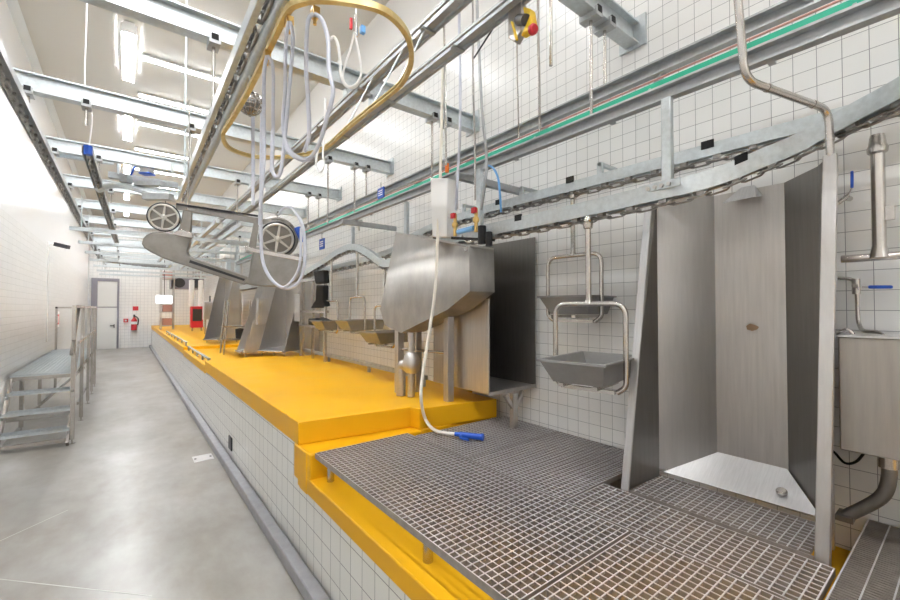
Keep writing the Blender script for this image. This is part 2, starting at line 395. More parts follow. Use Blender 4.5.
MB().tube(spline([at(u,v,x=2.84) for u, v in ((826,448),(834,452),(845,463),(857,461),(868,447))], 6), .006, 8).build('power_cable', M['black'], cb)
MB().tube(fillet([at(836,333,x=2.6), at(847,329,x=2.6), at(853,333,x=2.6), at(853,345,x=2.6)], .03), .008).build('bent_tube', M['tube'], cb)
# water valve with blue lever above the cabinet
vv = thing('water_valve', 'brass water valve with horizontal blue lever above the wash cabinet', 'valve', (2.86,.38,2.04))
MB().tube(fillet([at(838,278,x=2.84), at(855,279,x=2.84), at(857,292,x=2.84), at(858,322,x=2.84), at(862,331,x=2.78), at(878,332,x=2.70), at(884,336,x=2.66), at(886,343,x=2.64)], .03), .009, 10).build('pipe', M['tube'], vv)
c = at(856,286,x=2.84)
MB().cyl(c+V((0,0,.035)), c-V((0,0,.04)), .016).cyl(c, c+V((-.05,0,0)), .01).build('valve_body', M['tube'], vv)
q1, q2 = at(862,287,x=2.79), at(893,287,x=2.79)
MB().bar(q1, q1+(q2-q1)*.3, .012, .008).build('lever_stem', M['tube'], vv)
MB().bar(q1+(q2-q1)*.2, q2, .018, .016).build('lever_grip', M['blue'], vv, bevel=.006)
v2 = thing('wall_valve', 'small wall valve with upright blue lever beside the booth post', 'valve', (2.88,.4,2.5))
MB().cyl(at(838,203,x=2.86), at(849,195,x=2.86), .011).cyl(at(845,198,x=2.86), V((2.9,.40,at(845,198,x=2.86).z)), .013).build('valve_body', M['tube'], v2)
MB().bar(at(848,195,x=2.84), at(852,188,x=2.84), .008, .006).build('lever_stem', M['tube'], v2)
MB().bar(at(852,188,x=2.84), at(852,171,x=2.84), .012, .01, (1,0,0)).build('lever_grip', M['blue'], v2, bevel=.003)

# ------------------------------------------------------------------ hanging pans
def pan(x, y, zrim, zbar, ztop, rot, label, name='hanging_pan', rodr=.017, hw=.215, lo=-.26, hi=.35):
    t = thing(name, label, 'pan', (x, y, zrim), 'steel pans hanging from the conveyor')
    R = Matrix.Rotation(rot, 3, 'Z')
    def w(a, b, z): return V((x, y, 0))+R @ V((a, b, 0))+V((0, 0, z))
    MB().cyl(w(0,0,zbar), w(0,0,ztop), rodr, 12).cyl(w(0,0,zbar), w(0,0,zbar+.03), .026, 12, r2=rodr).build('rod', M['tube'], t)
    MB().lathe([(.018,-.05),(.026,-.045),(.03,-.02),(.024,-.01),(.028,.0),(.02,.02)], w(0,0,ztop), (0,0,1), 14).build('collar', M['tube'], t)
    bh = hw-.012
    loop = [w(0.0,-hw+.05,zrim-.185), w(0,-hw,zrim-.15), w(0,-hw,zbar), w(0,hw,zbar), w(0,hw,zrim-.15), w(0,hw-.05,zrim-.185)]
    MB().tube(fillet(loop, .075, 6), .0155, 12).build('frame', M['tube'], t)
    MB().bar(w(0,-hw+.06,zrim-.185), w(0,hw-.06,zrim-.185), .035, .02).bar(w(-.16,.1,zrim-.15), w(.16,.1,zrim-.15), .03, .02).bar(w(-.16,-.1,zrim-.15), w(.16,-.1,zrim-.15), .03, .02).build('cradle', M['tube'], t)
    # pan: open tapered tray with folded rim
    m = MB(); th = .004
    def ring(ax0, ax1, b, z): return [w(ax0,-b,z), w(ax1,-b,z), w(ax1,b,z), w(ax0,b,z)]
    lv = [ring(lo+.015,hi-.015,bh-.015,zrim-.012), ring(lo,hi,bh,zrim-.012), ring(lo,hi,bh,zrim), ring(lo+.022,hi-.022,bh-.022,zrim), ring(lo+.11,hi-.045,bh-.065,zrim-.125)]
    outer = [ring(lo+.015,hi-.015,bh-.015,zrim-.012), ring(lo+.10,hi-.035,bh-.055,zrim-.135)]
    def strip(rs):
        vs = [[m.bm.verts.new(p) for p in r] for r in rs]
        for a2, b2 in zip(vs[:-1], vs[1:]):
            for k in range(4): m._face([a2[k], a2[(k+1)%4], b2[(k+1)%4], b2[k]])
        return vs
    a3 = strip(lv); m._face(a3[-1]); b3 = strip(outer); m._face(b3[-1])
    m.build('tray', M['pan'], t)
    return t
pan(2.17, 1.435, 1.645, 1.965, 2.46, math.radians(10), 'front hanging steel pan left of the booth, nearest on the conveyor')
pan(2.62, 1.86, 2.03, 2.33, 2.80, math.radians(3), 'hanging steel pan carried higher behind the front pan, against the tiles', hw=.225, lo=-.16, hi=.24)
pan(2.48, 4.45, 1.66, 1.97, 2.52, math.radians(6), 'hanging steel pan just left of the sloping hopper, half hidden by it')
pan(2.5, 5.25, 1.78, 2.09, 2.78, math.radians(2), 'hanging steel pan second to the left of the sloping hopper')
pan(2.5, 6.15, 1.75, 2.05, 2.72, math.radians(4), 'hanging steel pan beside the black boots in the middle distance')
# nearest hanger at the right edge
hy = at(878,180,x=2.66).y
hf = thing('hanger_frame', 'thick T shaped steel hanger pipe at the right edge above the wash cabinet', 'hanger', (2.66,hy,2.16))
MB().cyl((2.66,hy,2.18), (2.66,hy,2.72), .024, 14).build('rod', M['tube'], hf)
MB().tube([(2.66,.40,2.17),(2.66,hy-.3,2.17)], .0175, 12).cyl((2.66,hy,2.165),(2.66,hy,2.22), .036, 14, r2=.024).build('crossbar', M['tube'], hf)
MB().lathe([(.022,-.03),(.034,-.02),(.036,.0),(.03,.015),(.026,.05)], (2.66,hy,2.66), (0,0,1), 16).build('collar', M['tube'], hf)
MB().bx(2.65,2.67,hy-.05,hy-.02,2.33,2.39).build('clip', M['tube'], hf)

# ------------------------------------------------------------------ conveyor tracks
def chan(w, h, t):        # inverted channel open below (side, up), origin at top centre
    return [(-w/2,0),(w/2,0),(w/2,-h),(w/2-t,-h),(w/2-t,-t),(-w/2+t,-t),(-w/2+t,-h),(-w/2,-h)]
def chain_mesh(path, pitch=.1, drop=0.0, r=.0055, hs=.013):
    m = MB()
    for i, (p, d) in enumerate(resample(path, pitch)):
        sd = d.cross(V((0,0,1))).normalized(); u = sd.cross(d)
        p = p+V((0,0,-drop))
        if i % 2 == 0:
            q = [p+d*a*pitch*.62+u*b*hs for a, b in ((-1,-.6),(-.75,-1),(.75,-1),(1,-.6),(1,.6),(.75,1),(-.75,1),(-1,.6))]
            m.tube(q, r, 6, closed=True)
        else:
            q = [p+d*a*pitch*.62+sd*b*hs for a, b in ((-1,-.6),(-.75,-1),(.75,-1),(1,-.6),(1,.6),(.75,1),(-.75,1),(-1,.6))]
            m.tube(q, r, 6, closed=True)
            m.obx(p+u*.022, d*.018, sd*.02, u*.016)
    return m
def track(name, label, path, w, h, chain_drop=None, pitch=.1, matn='galv', t_=.006, group='overhead conveyor tracks', cat='conveyor', r=.0055):
    t = thing(name, label, cat, tuple(path[0]), group)
    MB().sweep(path, chan(w, h, t_)).build('rail', M[matn], t)
    if chain_drop is not None:
        chain_mesh(path, pitch, chain_drop, r).build('chain', M['chain'], t)
    return t
def apt(u, v, x): return at(u, v, x=x)
p_end = [apt(900,80,2.52), apt(850,107,2.60), apt(800,133,2.60), apt(760,150,2.50), apt(711,170,2.36), apt(660,184,2.25)]
pa = spline([p_end[0]+(p_end[0]-p_end[1])*3.2+V((-.25,-.1,0)), p_end[0]+(p_end[0]-p_end[1])*1.2+V((-.05,0,0))]+p_end+[(2.20,1.6,2.58),(2.20,2.6,2.58),(2.22,3.3,2.56),(2.36,4.0,2.50),(2.48,4.5,2.54),(2.5,4.9,2.70),(2.5,5.33,2.83),(2.5,5.85,2.82),(2.5,6.6,2.70),(2.5,7.9,2.56),(2.5,10,2.53),(2.5,14,2.53)], 8)
tA = track('conveyor_track', 'lower galvanised conveyor track curving over the booth, chain underneath', pa, .06, .09, chain_drop=.115, pitch=.085)
pb = spline([(2.82,-.9,2.93),(2.79,.0,2.93),(2.73,.6,2.91),(2.62,1.3,2.875),(2.6,3.2,2.87),(2.66,4.2,2.80),(2.72,4.9,2.70),(2.72,7.1,2.64),(2.72,14,2.60)], 8)
tB = track('conveyor_track', 'upper galvanised conveyor track close to the right tiled wall', pb, .05, .072, chain_drop=.1, pitch=.085)
def track_bits(t, path, spots, side=-1):
    for i, (s_, sz) in enumerate(spots):
        p, d = min(((p, d) for p, d in resample(path, .02)), key=lambda q: abs(q[0].y-s_))
        sd = d.cross(V((0,0,1))).normalized()
        if sd.x > 0: sd = -sd
        MB().obx(p+sd*.028+V((0,0,-.005+sz)), d*.032, sd*.004, V((0,0,.022))).build('joint_plate', M['black'], t)
track_bits(tA, pa, [(2.0,0),(.75,.0),(3.0,0)])
track_bits(tB, pb, [(.95,.0),(1.85,.02),(2.6,0)])
# splice plate with bolts on the lower track
p0 = at(653,190,x=2.165); p1 = at(668,186,x=2.165)
dY = V((0,1,0))
m = MB().obx(at(659,186,x=2.215), (.004,0,0), (0,.11,0), (0,0,.022)); m.build('splice_plate', M['galv'], tA, bevel=.003)
m = MB()
for k in range(4): (lambda q: m.cyl(q, q-V((.01,0,0)), .011, 8))(at(648+7*k,189-1.7*k,x=2.21))
m.build('bolts', M['steelb'], tA)
# brackets that tie track B to the wall
for y in (1.62, 2.35, 3.1):
    MB().bx(2.59, 2.61, y-.02, y+.02, 2.865, 2.95).bx(2.59, 2.89, y-.012, y+.012, 2.93, 2.955).build('wall_bracket', M['galv'], tB)

# ------------------------------------------------------------------ cable tray with the green conduit
ct = thing('cable_tray', 'long grey cable tray with bright green conduit above the conveyor', 'cable tray', (2.4, 0, 3.06))
ya, yb = -2.5, 12.0
cp = [(0,0),(.05,0),(.05,.012),(.012,.012),(.012,.07),(.05,.07),(.05,.082),(0,.082)]
MB().sweep([(2.32,ya,3.065),(2.32,yb,3.065)], [(-a,b) for a, b in cp]).build('lower_channel', M['galvd'], ct)
MB().sweep([(2.52,ya,3.335),(2.52,yb,3.335)], [(-a,b) for a, b in cp]).build('upper_channel', M['galvd'], ct)
MB().bx(2.36, 2.375, ya, yb, 3.19, 3.225).build('green_conduit', M['green'], ct, bevel=.005)
MB().cyl((2.40,ya,3.26), (2.40,yb,3.26), .006).build('copper_line', M['pink'], ct)
MB().cyl((2.33,ya,3.165), (2.33,yb,3.165), .012).build('pipe', M['steelb'], ct)
for i in range(14):
    y = .3+i*.85
    MB().bar((2.32,y,3.14), (2.54,y,3.36), .03, .012, (0,1,0)).build('bracket', M['galvd'], ct)
    MB().bx(2.31,2.52,y+.3,y+.33,3.145,3.155).build('cross_strap', M['galvd'], ct)
# cross arms and droppers below the tray
for y in (2.62, 4.9):
    t = MB().bx(2.12, 2.895, y-.025, y+.025, 2.99, 3.05).build('support_arm', M['galvd'], ct, bevel=.004)
    MB().bx(2.32, 2.38, y-.05, y+.05, 3.045, 3.066).build('clamp', M['galv'], t)
    MB().cyl((2.35,y,2.99), (2.35,y,2.93), .012).build('bolt', M['steelb'], t)
def dropper(x, y, z0, z1, label, w=.05):
    o = MB().bx(x-.02, x+.02, y-w/2, y+w/2, z0, z1)
    o = o.build('track_dropper', M['galv'], bevel=.004)
    o2 = tag(o, label, 'post', 'droppers between the cable tray and the conveyor')
    return o
dropper(2.28, 1.02, 2.52, 3.065, 'flat galvanised dropper from tray to conveyor above the booth')
dropper(2.25, 2.48, 2.52, 3.065, 'flat galvanised dropper beside the blue air hose')
dropper(2.35, 3.75, 2.53, 3.065, 'flat galvanised dropper behind the hopper top left corner')
dropper(2.5, 5.4, 2.84, 3.07, 'short galvanised dropper on the hump of the conveyor')

# ------------------------------------------------------------------ cross beams and rods
ibeam = [(-.05,0),(.05,0),(.05,.012),(.006,.012),(.006,.148),(.05,.148),(.05,.16),(-.05,.16),(-.05,.148),(-.006,.148),(-.006,.012),(-.05,.012)]
ords = ['first','second','third','fourth','fifth','sixth','seventh','eighth','ninth','tenth','eleventh','twelfth','thirteenth']
rods = {0: [(1.95,3.36),(2.36,3.14),(2.52,3.41)],
        1: [(.47,3.35),(1.62,3.80),(2.36,3.14),(2.53,3.41)],
        2: [(-.68,3.66),(-.30,3.62),(.52,3.37),(2.0,3.0),(2.36,3.14),(2.53,3.41)],
        3: [(-.68,3.66),(-.28,3.62),(1.3,3.2),(2.36,3.14),(2.53,3.41)]}
bys = [1.53, 3.3, 5.05, 6.8, 8.55, 10.3, 12.05, 13.8, 15.6, 17.5, 19.5, 21.5, 23.5]
for i, y in enumerate(bys):
    zb = 3.81+ (.03 if i == 0 else 0)
    lab = ('galvanised I-beam across the top right, nearest to the camera' if i == 0 else
           'galvanised I-beam crossing below the ceiling, %s counting from the camera' % ords[i])
    x0 = -.78 if i != 1 else -1.0
    t = thing('cross_beam', lab, 'beam', (1.0, y, zb), 'cross beams below the ceiling')
    MB().sweep([(x0,y,zb),(2.895,y,zb)], ibeam).build('girder', M['galv'], t)
    MB().bx(2.88,2.899,y-.1,y+.1,zb-.02,zb+.2).build('end_plate', M['galv'], t)
    for (x, zlow) in rods.get(i, [(-.68,3.66),(-.2,3.62),(2.36,3.14)]):
        c = MB().bx(x-.035,x+.035,y-.065,y+.065,zb-.035,zb+.02).build('rod_clamp', M['galvd'], t)
        MB().bx(x-.022,x+.022,y-.068,y+.068,zb-.012,zb+.03).build('clamp_block', M['black'], c)
        MB().cyl((x,y,zb-.03), (x,y,zlow), .011).build('hanger_rod', M['tube'], t)

# ------------------------------------------------------------------ aisle tracks on the left
track('aisle_track', 'galvanised chain track running along the left wall above the aisle', [V((-.70,2.0,3.66)),V((-.70,8,3.66)),V((-.69,17.4,3.66))], .10, .07, chain_drop=.095, pitch=.12, matn='galvd', r=.013, group='aisle tracks')
track('aisle_track', 'short dark chain track hanging mid aisle behind the blue tag', [V((-.33,5.7,3.62)),V((-.27,9,3.62)),V((-.17,14.0,3.62))], .09, .06, chain_drop=.07, pitch=.12, matn='galvd', r=.009, group='aisle tracks')
track('aisle_track', 'far curved chain track crossing the aisle near the end door', spline([(-.69,17.4,3.60),(-.5,18.0,3.58),(-.1,18.2,3.56),(.5,18.0,3.5),(1.1,17.6,3.45)], 6), .09, .07, chain_drop=.09, pitch=.14, matn='galvd', r=.012, group='aisle tracks')
# twin conveyor with chain, top centre-left
tw = thing('twin_conveyor', 'steep looking twin channel conveyor with chain running from top to the saw', 'conveyor', (.5, 3.5, 3.25))
def ext(a, b, y): return a+(b-a)*((y-a.y)/(b.y-a.y))
ca, cz = at(258,0,z=3.34), at(178,200,z=3.34); ta, tz = at(283,0,z=3.30), at(186,203,z=3.30)
ca, cz = ext(ca,cz,-.6), ext(ca,cz,6.2); ta, tz = ext(ta,tz,-.6), ext(ta,tz,6.2)
MB().sweep([ca, cz], [(-.016,-.04),(.016,-.04),(.016,.04),(-.016,.04)]).build('side_channel', M['galv'], tw, bevel=.004)
MB().cyl(ta, tz, .03, 14).build('guide_tube', M['galv'], tw)
chain_mesh([(ca+ta)/2, (cz+tz)/2], .14, 0, .009, .024).build('chain', M['chain'], tw)
for i in range(12):
    y = .2+.52*i; MB().bar(ext(ca,cz,y)+V((0,0,.05)), ext(ta,tz,y)+V((0,0,.035)), .03, .015).build('tie', M['galv'], tw)
MB().bx(ext(ca,cz,5.9).x-.03,ext(ta,tz,5.9).x+.03,5.9,5.94,3.36,3.4).cyl((.55,5.92,3.4),(.55,5.92,ZC),.012).build('end_hanger', M['galv'], tw)

# pair of high rails above the yellow loop
for (x, z, lab) in ((1.48, 3.72, 'high grey twin rail passing directly above the yellow loop'), (1.72, 3.70, 'high dark rail to the right of the yellow loop')):
    t = thing('ceiling_rail', lab, 'rail', (x, 3, z), 'high rails below the beams')
    MB().bx(x-.022,x+.022,-1.2,14,z-.03,z+.03).build('rail', M['galvd'], t)
    MB().bx(x+.04,x+.06,-1.2,14,z-.03,z-.005).build('guide_strip', M['galvd'], t); MB().bx(x-.06,x-.045,-1.2,14,z-.03,z-.01).build('guide_strip', M['galvd'], t)
    for k in range(6): MB().bx(x-.03,x+.03,bys[k]-.04,bys[k]+.04,z+.03,3.815).build('clamp', M['galv'], t)
    for k in range(5): MB().bx(x-.05,x+.05,1.2+.9*k,1.23+.9*k,z-.045,z-.03).build('spacer', M['galvd'], t)

# ------------------------------------------------------------------ yellow loop rail with hoses
LZ = 3.2
lp = [(288,10),(275,36),(261,66),(246,95),(232,119),(223,134),(227,146),(240,153),(258,157),(285,157),(307,154),(326,147),(345,130),(365,113),(388,95),(402,82),(411,62),(409,40),(398,22),(380,9),(352,2),(320,-1),(300,2)]
lpts = spline([at(u,v,z=LZ) for u, v in lp], 5, closed=True)
lo = thing('loop_rail', 'yellow oval overhead loop rail carrying the hoses', 'rail', (.85,2.6,LZ))
MB().sweep(lpts, [(-.012,-.014),(-.012,.014),(.012,.014),(.012,.008),(-.006,.008),(-.006,-.008),(.012,-.008),(.012,-.014)], closed=True).build('rail', M['gold'], lo)
for u, v in ((372,107),(395,90),(345,130)):
    p = at(u,v,z=LZ+.03); MB().cyl(p, (1.46,p.y,3.69), .006).build('hanger', M['galv'], lo)
p = at(252,84,z=LZ+.03); MB().cyl(p, ext(ta,tz,p.y), .01).build('hanger', M['galv'], lo)
def trolley(u, v, tgt=lo):
    p = at(u,v,z=LZ-.03)
    MB().obx(p, (.014,0,0), (0,.02,0), (0,0,.018)).cyl(p, p-V((0,0,.05)), .007).build('hose_trolley', M['brass'], tgt)
trolley(289,22); trolley(315,13); trolley(267,55)
def hose(pts, d, r, label, m='hose', name='air_hose', group='hoses hanging from the loop rail', n=6):
    if pts[0][1] < 60: d = (at(pts[0][0], pts[0][1], z=LZ-.05)-EYE).dot(fw)
    P = [atd(*(p if len(p) == 3 else (p[0], p[1], d))) for p in pts]
    o = MB().tube(spline(P, n), r*.82, 8).build(name, M[m])
    return tag(o, label, 'hose', group)
hose([(314,14),(308,22),(306,60),(308,100),(309,135),(304,152)], 2.35, .011, 'thick pale hose falling from the front trolley of the loop rail')
hose([(315,14),(322,20),(328,40),(329,70),(333,92),(327,118),(318,146),(306,160),(290,153),(285,140)], 2.4, .011, 'pale hose sagging in the widest curve under the loop rail')
hose([(289,22),(286,40),(285,90),(283,120),(285,140),(293,154),(306,160)], 2.55, .010, 'pale hose from the middle trolley, left strand')
hose([(290,22),(293,40),(290,80),(287,115),(284,145),(281,170),(277,177),(272,168),(273,130)], 2.7, .010, 'pale hose from the middle trolley ending in a tight loop')
hose([(267,56),(264,75),(264,120),(264,160),(261,200),(260,225)], 2.85, .011, 'pale straight hose dropping from the left trolley to the saw')
hose([(268,56),(273,68),(273,110),(273,150),(271,172)], 2.9, .010, 'pale straight hose beside the left trolley')
hose([(253,112),(253,150),(253,205)], 3.1, .016, 'rigid white tube hanging below the wire basket')
hose([(262,105),(261,180),(261,235),(263,262),(272,280),(284,288),(296,285),(303,272),(305,250),(303,228),(298,216)], 3.45, .017, 'thick pale hose looping under the right saw wheel')
hose([(298,216),(292,208),(284,208),(278,215)], 3.5, .013, 'short arched white hose above the blue saw handle')
hose([(301,228),(300,262),(294,278),(284,287),(275,283)], 3.42, .013, 'second white hose in the loop beside the right saw wheel')
hose([(354,32),(350,50),(345,65),(343,78),(348,86),(356,84),(361,74),(360,60),(355,35)], 2.3, .006, 'thin white coiled hose below the small valve inside the loop', 'white')
hose([(330,40),(334,37),(338,45),(340,60),(341,75),(346,86),(355,87),(361,78)], 2.35, .008, 'thin white hose with a free curled end inside the loop', 'white')
hose([(325,98),(324,130),(318,150),(316,165),(320,172),(324,165),(323,150),(327,110)], 2.6, .008, 'thin white hose loop right of the sagging curve', 'white')
# small valve cluster inside the loop
vc = thing('hose_valve', 'small red and blue hose valve hanging inside the yellow loop', 'valve', tuple(atd(356,30,2.3)))
a = atd(356,26,2.3)
MB().cyl(a+V((0,0,.06)), a-V((0,0,.06)), .010).build('valve_body', M['tube'], vc)
MB().obx(a+V((.03,-.02,-.02)), (.012,0,0), (0,.012,0), (0,0,.02)).build('blue_knob', M['paleblue'], vc)
MB().obx(a+V((-.03,.0,.0)), (.007,0,0), (0,.007,0), (0,0,.03)).build('red_lever', M['red'], vc)
MB().cyl(a+V((0,0,.06)), V((a.x,a.y,ZC)), .004).build('cord', M['white'], vc)
# wire basket / balancer ball
wb = thing('wire_ball', 'grey wire ball hanging beside the yellow loop rail', 'balancer', tuple(atd(250,103,2.95)))
c = atd(250,103,2.95); R_ = .085
m = MB()
for k in range(7):
    an = PI*k/7; m.tube([c+V((math.cos(an)*math.cos(t)*R_, math.sin(an)*math.cos(t)*R_, math.sin(t)*R_)) for t in [2*PI*j/20 for j in range(20)]], .004, 6, closed=True)
for k in (-2,-1,0,1,2):
    zz = k*.028; rr = math.sqrt(R_*R_-zz*zz); m.tube([c+V((math.cos(t)*rr, math.sin(t)*rr, zz)) for t in [2*PI*j/20 for j in range(20)]], .004, 6, closed=True)
m.build('wire_cage', M['tube'], wb)
MB().lathe([(.0,-.06),(.04,-.055),(.06,-.02),(.06,.02),(.04,.055),(.0,.06)], c, (0,0,1), 16).build('core', M['cast'], wb)
MB().cyl(c+V((0,0,.08)), V((c.x,c.y,3.30)), .008).build('hook', M['cast'], wb)

# ------------------------------------------------------------------ band saw
def pw(u, v, off=0): return atd(u, v, 3.63+.00384*(u-165)-off)
sw = thing('band_saw', 'overhead splitting band saw with two spoked wheels and curved grey body', 'saw', tuple(pw(221,240)))
e1 = (pw(277,238)-pw(165,217)).normalized()
nrm = -(ray(221,230)).normalized(); nrm = (nrm-e1*nrm.dot(e1)).normalized(); e2 = nrm.cross(e1)
if e2.z < 0: e2 = -e2
def wheel(c, r):
    w = None
    m = MB()
    m.tube([c+(e1*math.cos(t)+e2*math.sin(t))*r*.94 for t in [2*PI*j/32 for j in range(32)]], r*.075, 8, closed=True)
    for k in range(6):
        t = PI/2+k*PI/3; d_ = e1*math.cos(t)+e2*math.sin(t); s_ = e1*-math.sin(t)+e2*math.cos(t)
        m.prism([c+d_*r*.12+s_*r*.09, c+d_*r*.93+s_*r*.05, c+d_*r*.93-s_*r*.05, c+d_*r*.12-s_*r*.09], nrm*.012)
    m.lathe([(r*.2,-.015),(r*.2,.018),(r*.1,.03),(.0,.03)], c, nrm, 16)
    w = m.build('wheel', M['castl'], sw)
    MB().lathe([(r*1.0,-.035),(r*1.0,-.03),(.0,-.03)], c, nrm, 28).build('wheel_backing', M['cast'], w)
    MB().tube([c-nrm*.02+(e1*math.cos(t)+e2*math.sin(t))*r*1.08 for t in [2*PI*j/36 for j in range(36)]], r*.05, 6, closed=True).build('blade_band', M['dark'], w)
    return w
wheel(pw(163.5,217), .112); wheel(pw(277.5,239), .150)
# guard housing round the right wheel
c2 = pw(277,238)
m = MB(); pts = [c2-nrm*.05+(e1*math.cos(t)+e2*math.sin(t))*.19 for t in [math.radians(a_) for a_ in range(-60,151,10)]]
m.sweep(pts, [(-.035,-.004),(.035,-.004),(.035,.004),(-.035,.004)]) if False else m.tube(pts, .014, 8)
m.build('wheel_guard', M['cast'], sw)
def plate(px, t, name, mt, off=0, bevel=.02, par=None):
    return MB().prism([pw(u, v, off) for u, v in px], -nrm*t).build(name, M[mt], par or sw, bevel=bevel)
def smooth_px(px, n=4): return [(p.x, p.y) for p in spline([(u, v, 0) for u, v in px], n, closed=True)]
plate([(141.5,244),(142.5,239),(146,235),(152,232.5),(162,232),(178,235),(192,238),(189.5,246),(187,253),(190,258),(247,277),(253,282),(244,285),(186,266),(176,263),(162,258),(150,252),(144,248)], .14, 'rear_housing', 'cast', bevel=.012)
plate([(190,260),(245,279),(244,281),(189,262.5)], .02, 'arm_groove', 'dark', off=.012, bevel=0)
plate(smooth_px([(246,284),(249,276),(252,256),(257,247),(270,250),(290,256),(301,254),(304,266),(300,278),(288,285),(270,287)]), .16, 'front_housing', 'cast', off=.02, bevel=.03)
plate([(176,205),(196,207),(258,218),(290,222),(290,226),(258,224),(196,213),(176,209)], .05, 'blade_guide', 'steeld', bevel=.004)
plate([(176,203),(258,215),(258,217),(176,205)], .03, 'blade_cover', 'dark', off=.01, bevel=0)
plate([(183,210),(192,212),(191,232),(187,238),(174,236),(180,226)], .08, 'bracket', 'cast', bevel=.008)
plate([(245,246),(253,248),(305,258),(305,262),(252,252),(245,250)], .12, 'support_bar', 'tube', off=.02, bevel=.003)
plate([(254,222),(259,222),(256,248),(248,250)], .06, 'strut', 'cast', bevel=.004)
plate([(294,228),(300,226),(307,240),(301,243)], .06, 'handle_grip', 'blue', off=.10, bevel=.012)
plate([(172,234),(184,237),(193,238),(192,233),(183,230),(176,231)], .1, 'motor_mount', 'tube', off=.02, bevel=.004)
a = pw(188,210); MB().cyl(a, V((.53,a.y,3.3)) if False else V((a.x,a.y,3.81)), .006).build('suspension_cable', M['tube'], sw)
a = pw(262,220); MB().cyl(a, V((a.x,a.y,ZC)), .006).build('suspension_cable', M['tube'], sw)

# ------------------------------------------------------------------ sloping hopper
hp = thing('steel_hopper', 'sloping stainless steel hopper on legs standing at the yellow deck end', 'hopper', (2.3,3.2,1.074))
XH = 2.17
front = [at(396.5,232.5,x=XH), at(469,246,x=XH), at(469.7,291,x=XH), at(448,309,x=XH), at(401,332.5,x=XH), at(385,325,x=XH), at(380.5,309,x=XH)]
D_ = V((.27,0,0))
m = MB()
n = len(front)
fa = [m.bm.verts.new(p) for p in front]; m._face(fa)
fb = [m.bm.verts.new(p+D_) for p in front]; m._face(fb[::-1])
for k in range(1, n):
    m._face([fa[k], fa[(k+1) % n], fb[(k+1) % n], fb[k]])
ho = m.build('trough', mat('weathered_stainless', (.46,.44,.415), .5, 1, noise=.22, nscale=5, stretch=(1.5,1.5,.8), rvar=.05), hp, smooth=8)
sm = ho.modifiers.new('sheet', 'SOLIDIFY'); sm.thickness = .005; sm.offset = 1
m = MB(); m.bar(front[0], front[1], .014, .014); m.bar(front[1], front[1]+D_, .014, .014); m.bar(front[0]+D_, front[1]+D_, .014, .014)
m.build('folded_rim', M['steelb'], hp)
for (x, y, zt_) in ((2.22,3.68,1.78), (2.38,3.06,2.02), (2.40,3.62,1.9)):
    MB().bx(x-.035, x+.035, y-.035, y+.035, 1.074, zt_).build('leg', M['steel'], hp, bevel=.004)
MB().cyl((2.38,3.06,1.52), (2.22,3.68,1.52), .012).build('stretcher', M['tube'], hp)
# siphon under the hopper
sx = at(416,374,z=1.3) if False else V((2.20,3.42,1.08))
MB().cyl(sx, sx+V((0,0,.62)), .035, 14).build('drain_pipe', M['steel'], hp)
MB().lathe([(.05,0),(.075,.03),(.085,.08),(.08,.14),(.05,.19),(.04,.2)], sx+V((-.01,-.02,.23)), (0,0,1), 18).cyl(sx+V((-.05,.10,.30)), sx+V((-.01,.0,.30)), .05, 14).build('siphon', M['steel'], hp)
MB().cyl(sx+V((-.05,.11,0)), sx+V((-.05,.11,.30)), .045, 14).build('drain_elbow', M['steel'], hp)
MB().obx(at(466,249,x=XH-.004), (.004,0,0), (0,.018,0), (0,0,.018)).build('latch', M['tube'], hp)

# ------------------------------------------------------------------ dark cabin behind the hopper
cbn = thing('steel_cabin', 'dark open stainless cabin against the wall behind the hopper', 'booth', (2.66,2.9,1.2))
XO = 2.47
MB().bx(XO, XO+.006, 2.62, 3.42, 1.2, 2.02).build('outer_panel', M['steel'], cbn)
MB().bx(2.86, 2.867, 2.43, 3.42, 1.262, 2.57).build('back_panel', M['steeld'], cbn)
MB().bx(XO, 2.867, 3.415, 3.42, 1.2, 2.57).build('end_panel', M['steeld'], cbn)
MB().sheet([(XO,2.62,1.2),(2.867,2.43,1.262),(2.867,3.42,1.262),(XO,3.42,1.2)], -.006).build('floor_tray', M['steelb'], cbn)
MB().bar((XO,2.62,1.197), (2.867,2.43,1.255), .012, .03).build('tray_lip', M['steelb'], cbn)
MB().bar((XO+.003,2.62,1.2), (XO+.003,2.62,2.02), .018, .012, (1,0,0)).build('edge_trim', M['steelb'], cbn)
lx, ly = 2.66, 2.50
MB().bx(lx-.03, lx+.03, ly-.02, ly+.02, .905, 1.2).bar((lx,ly,1.06), (lx-.11,ly,1.2), .03, .03).bar((lx,ly,1.06), (lx+.11,ly,1.21), .03, .03).build('leg', M['steel'], cbn)
MB().cyl((2.56,2.75,1.95), (2.56,2.75,1.75), .008).cyl((2.56,2.75,1.75), (2.56,2.75,1.68), .02).build('spray_nozzle', M['dark'], cbn)

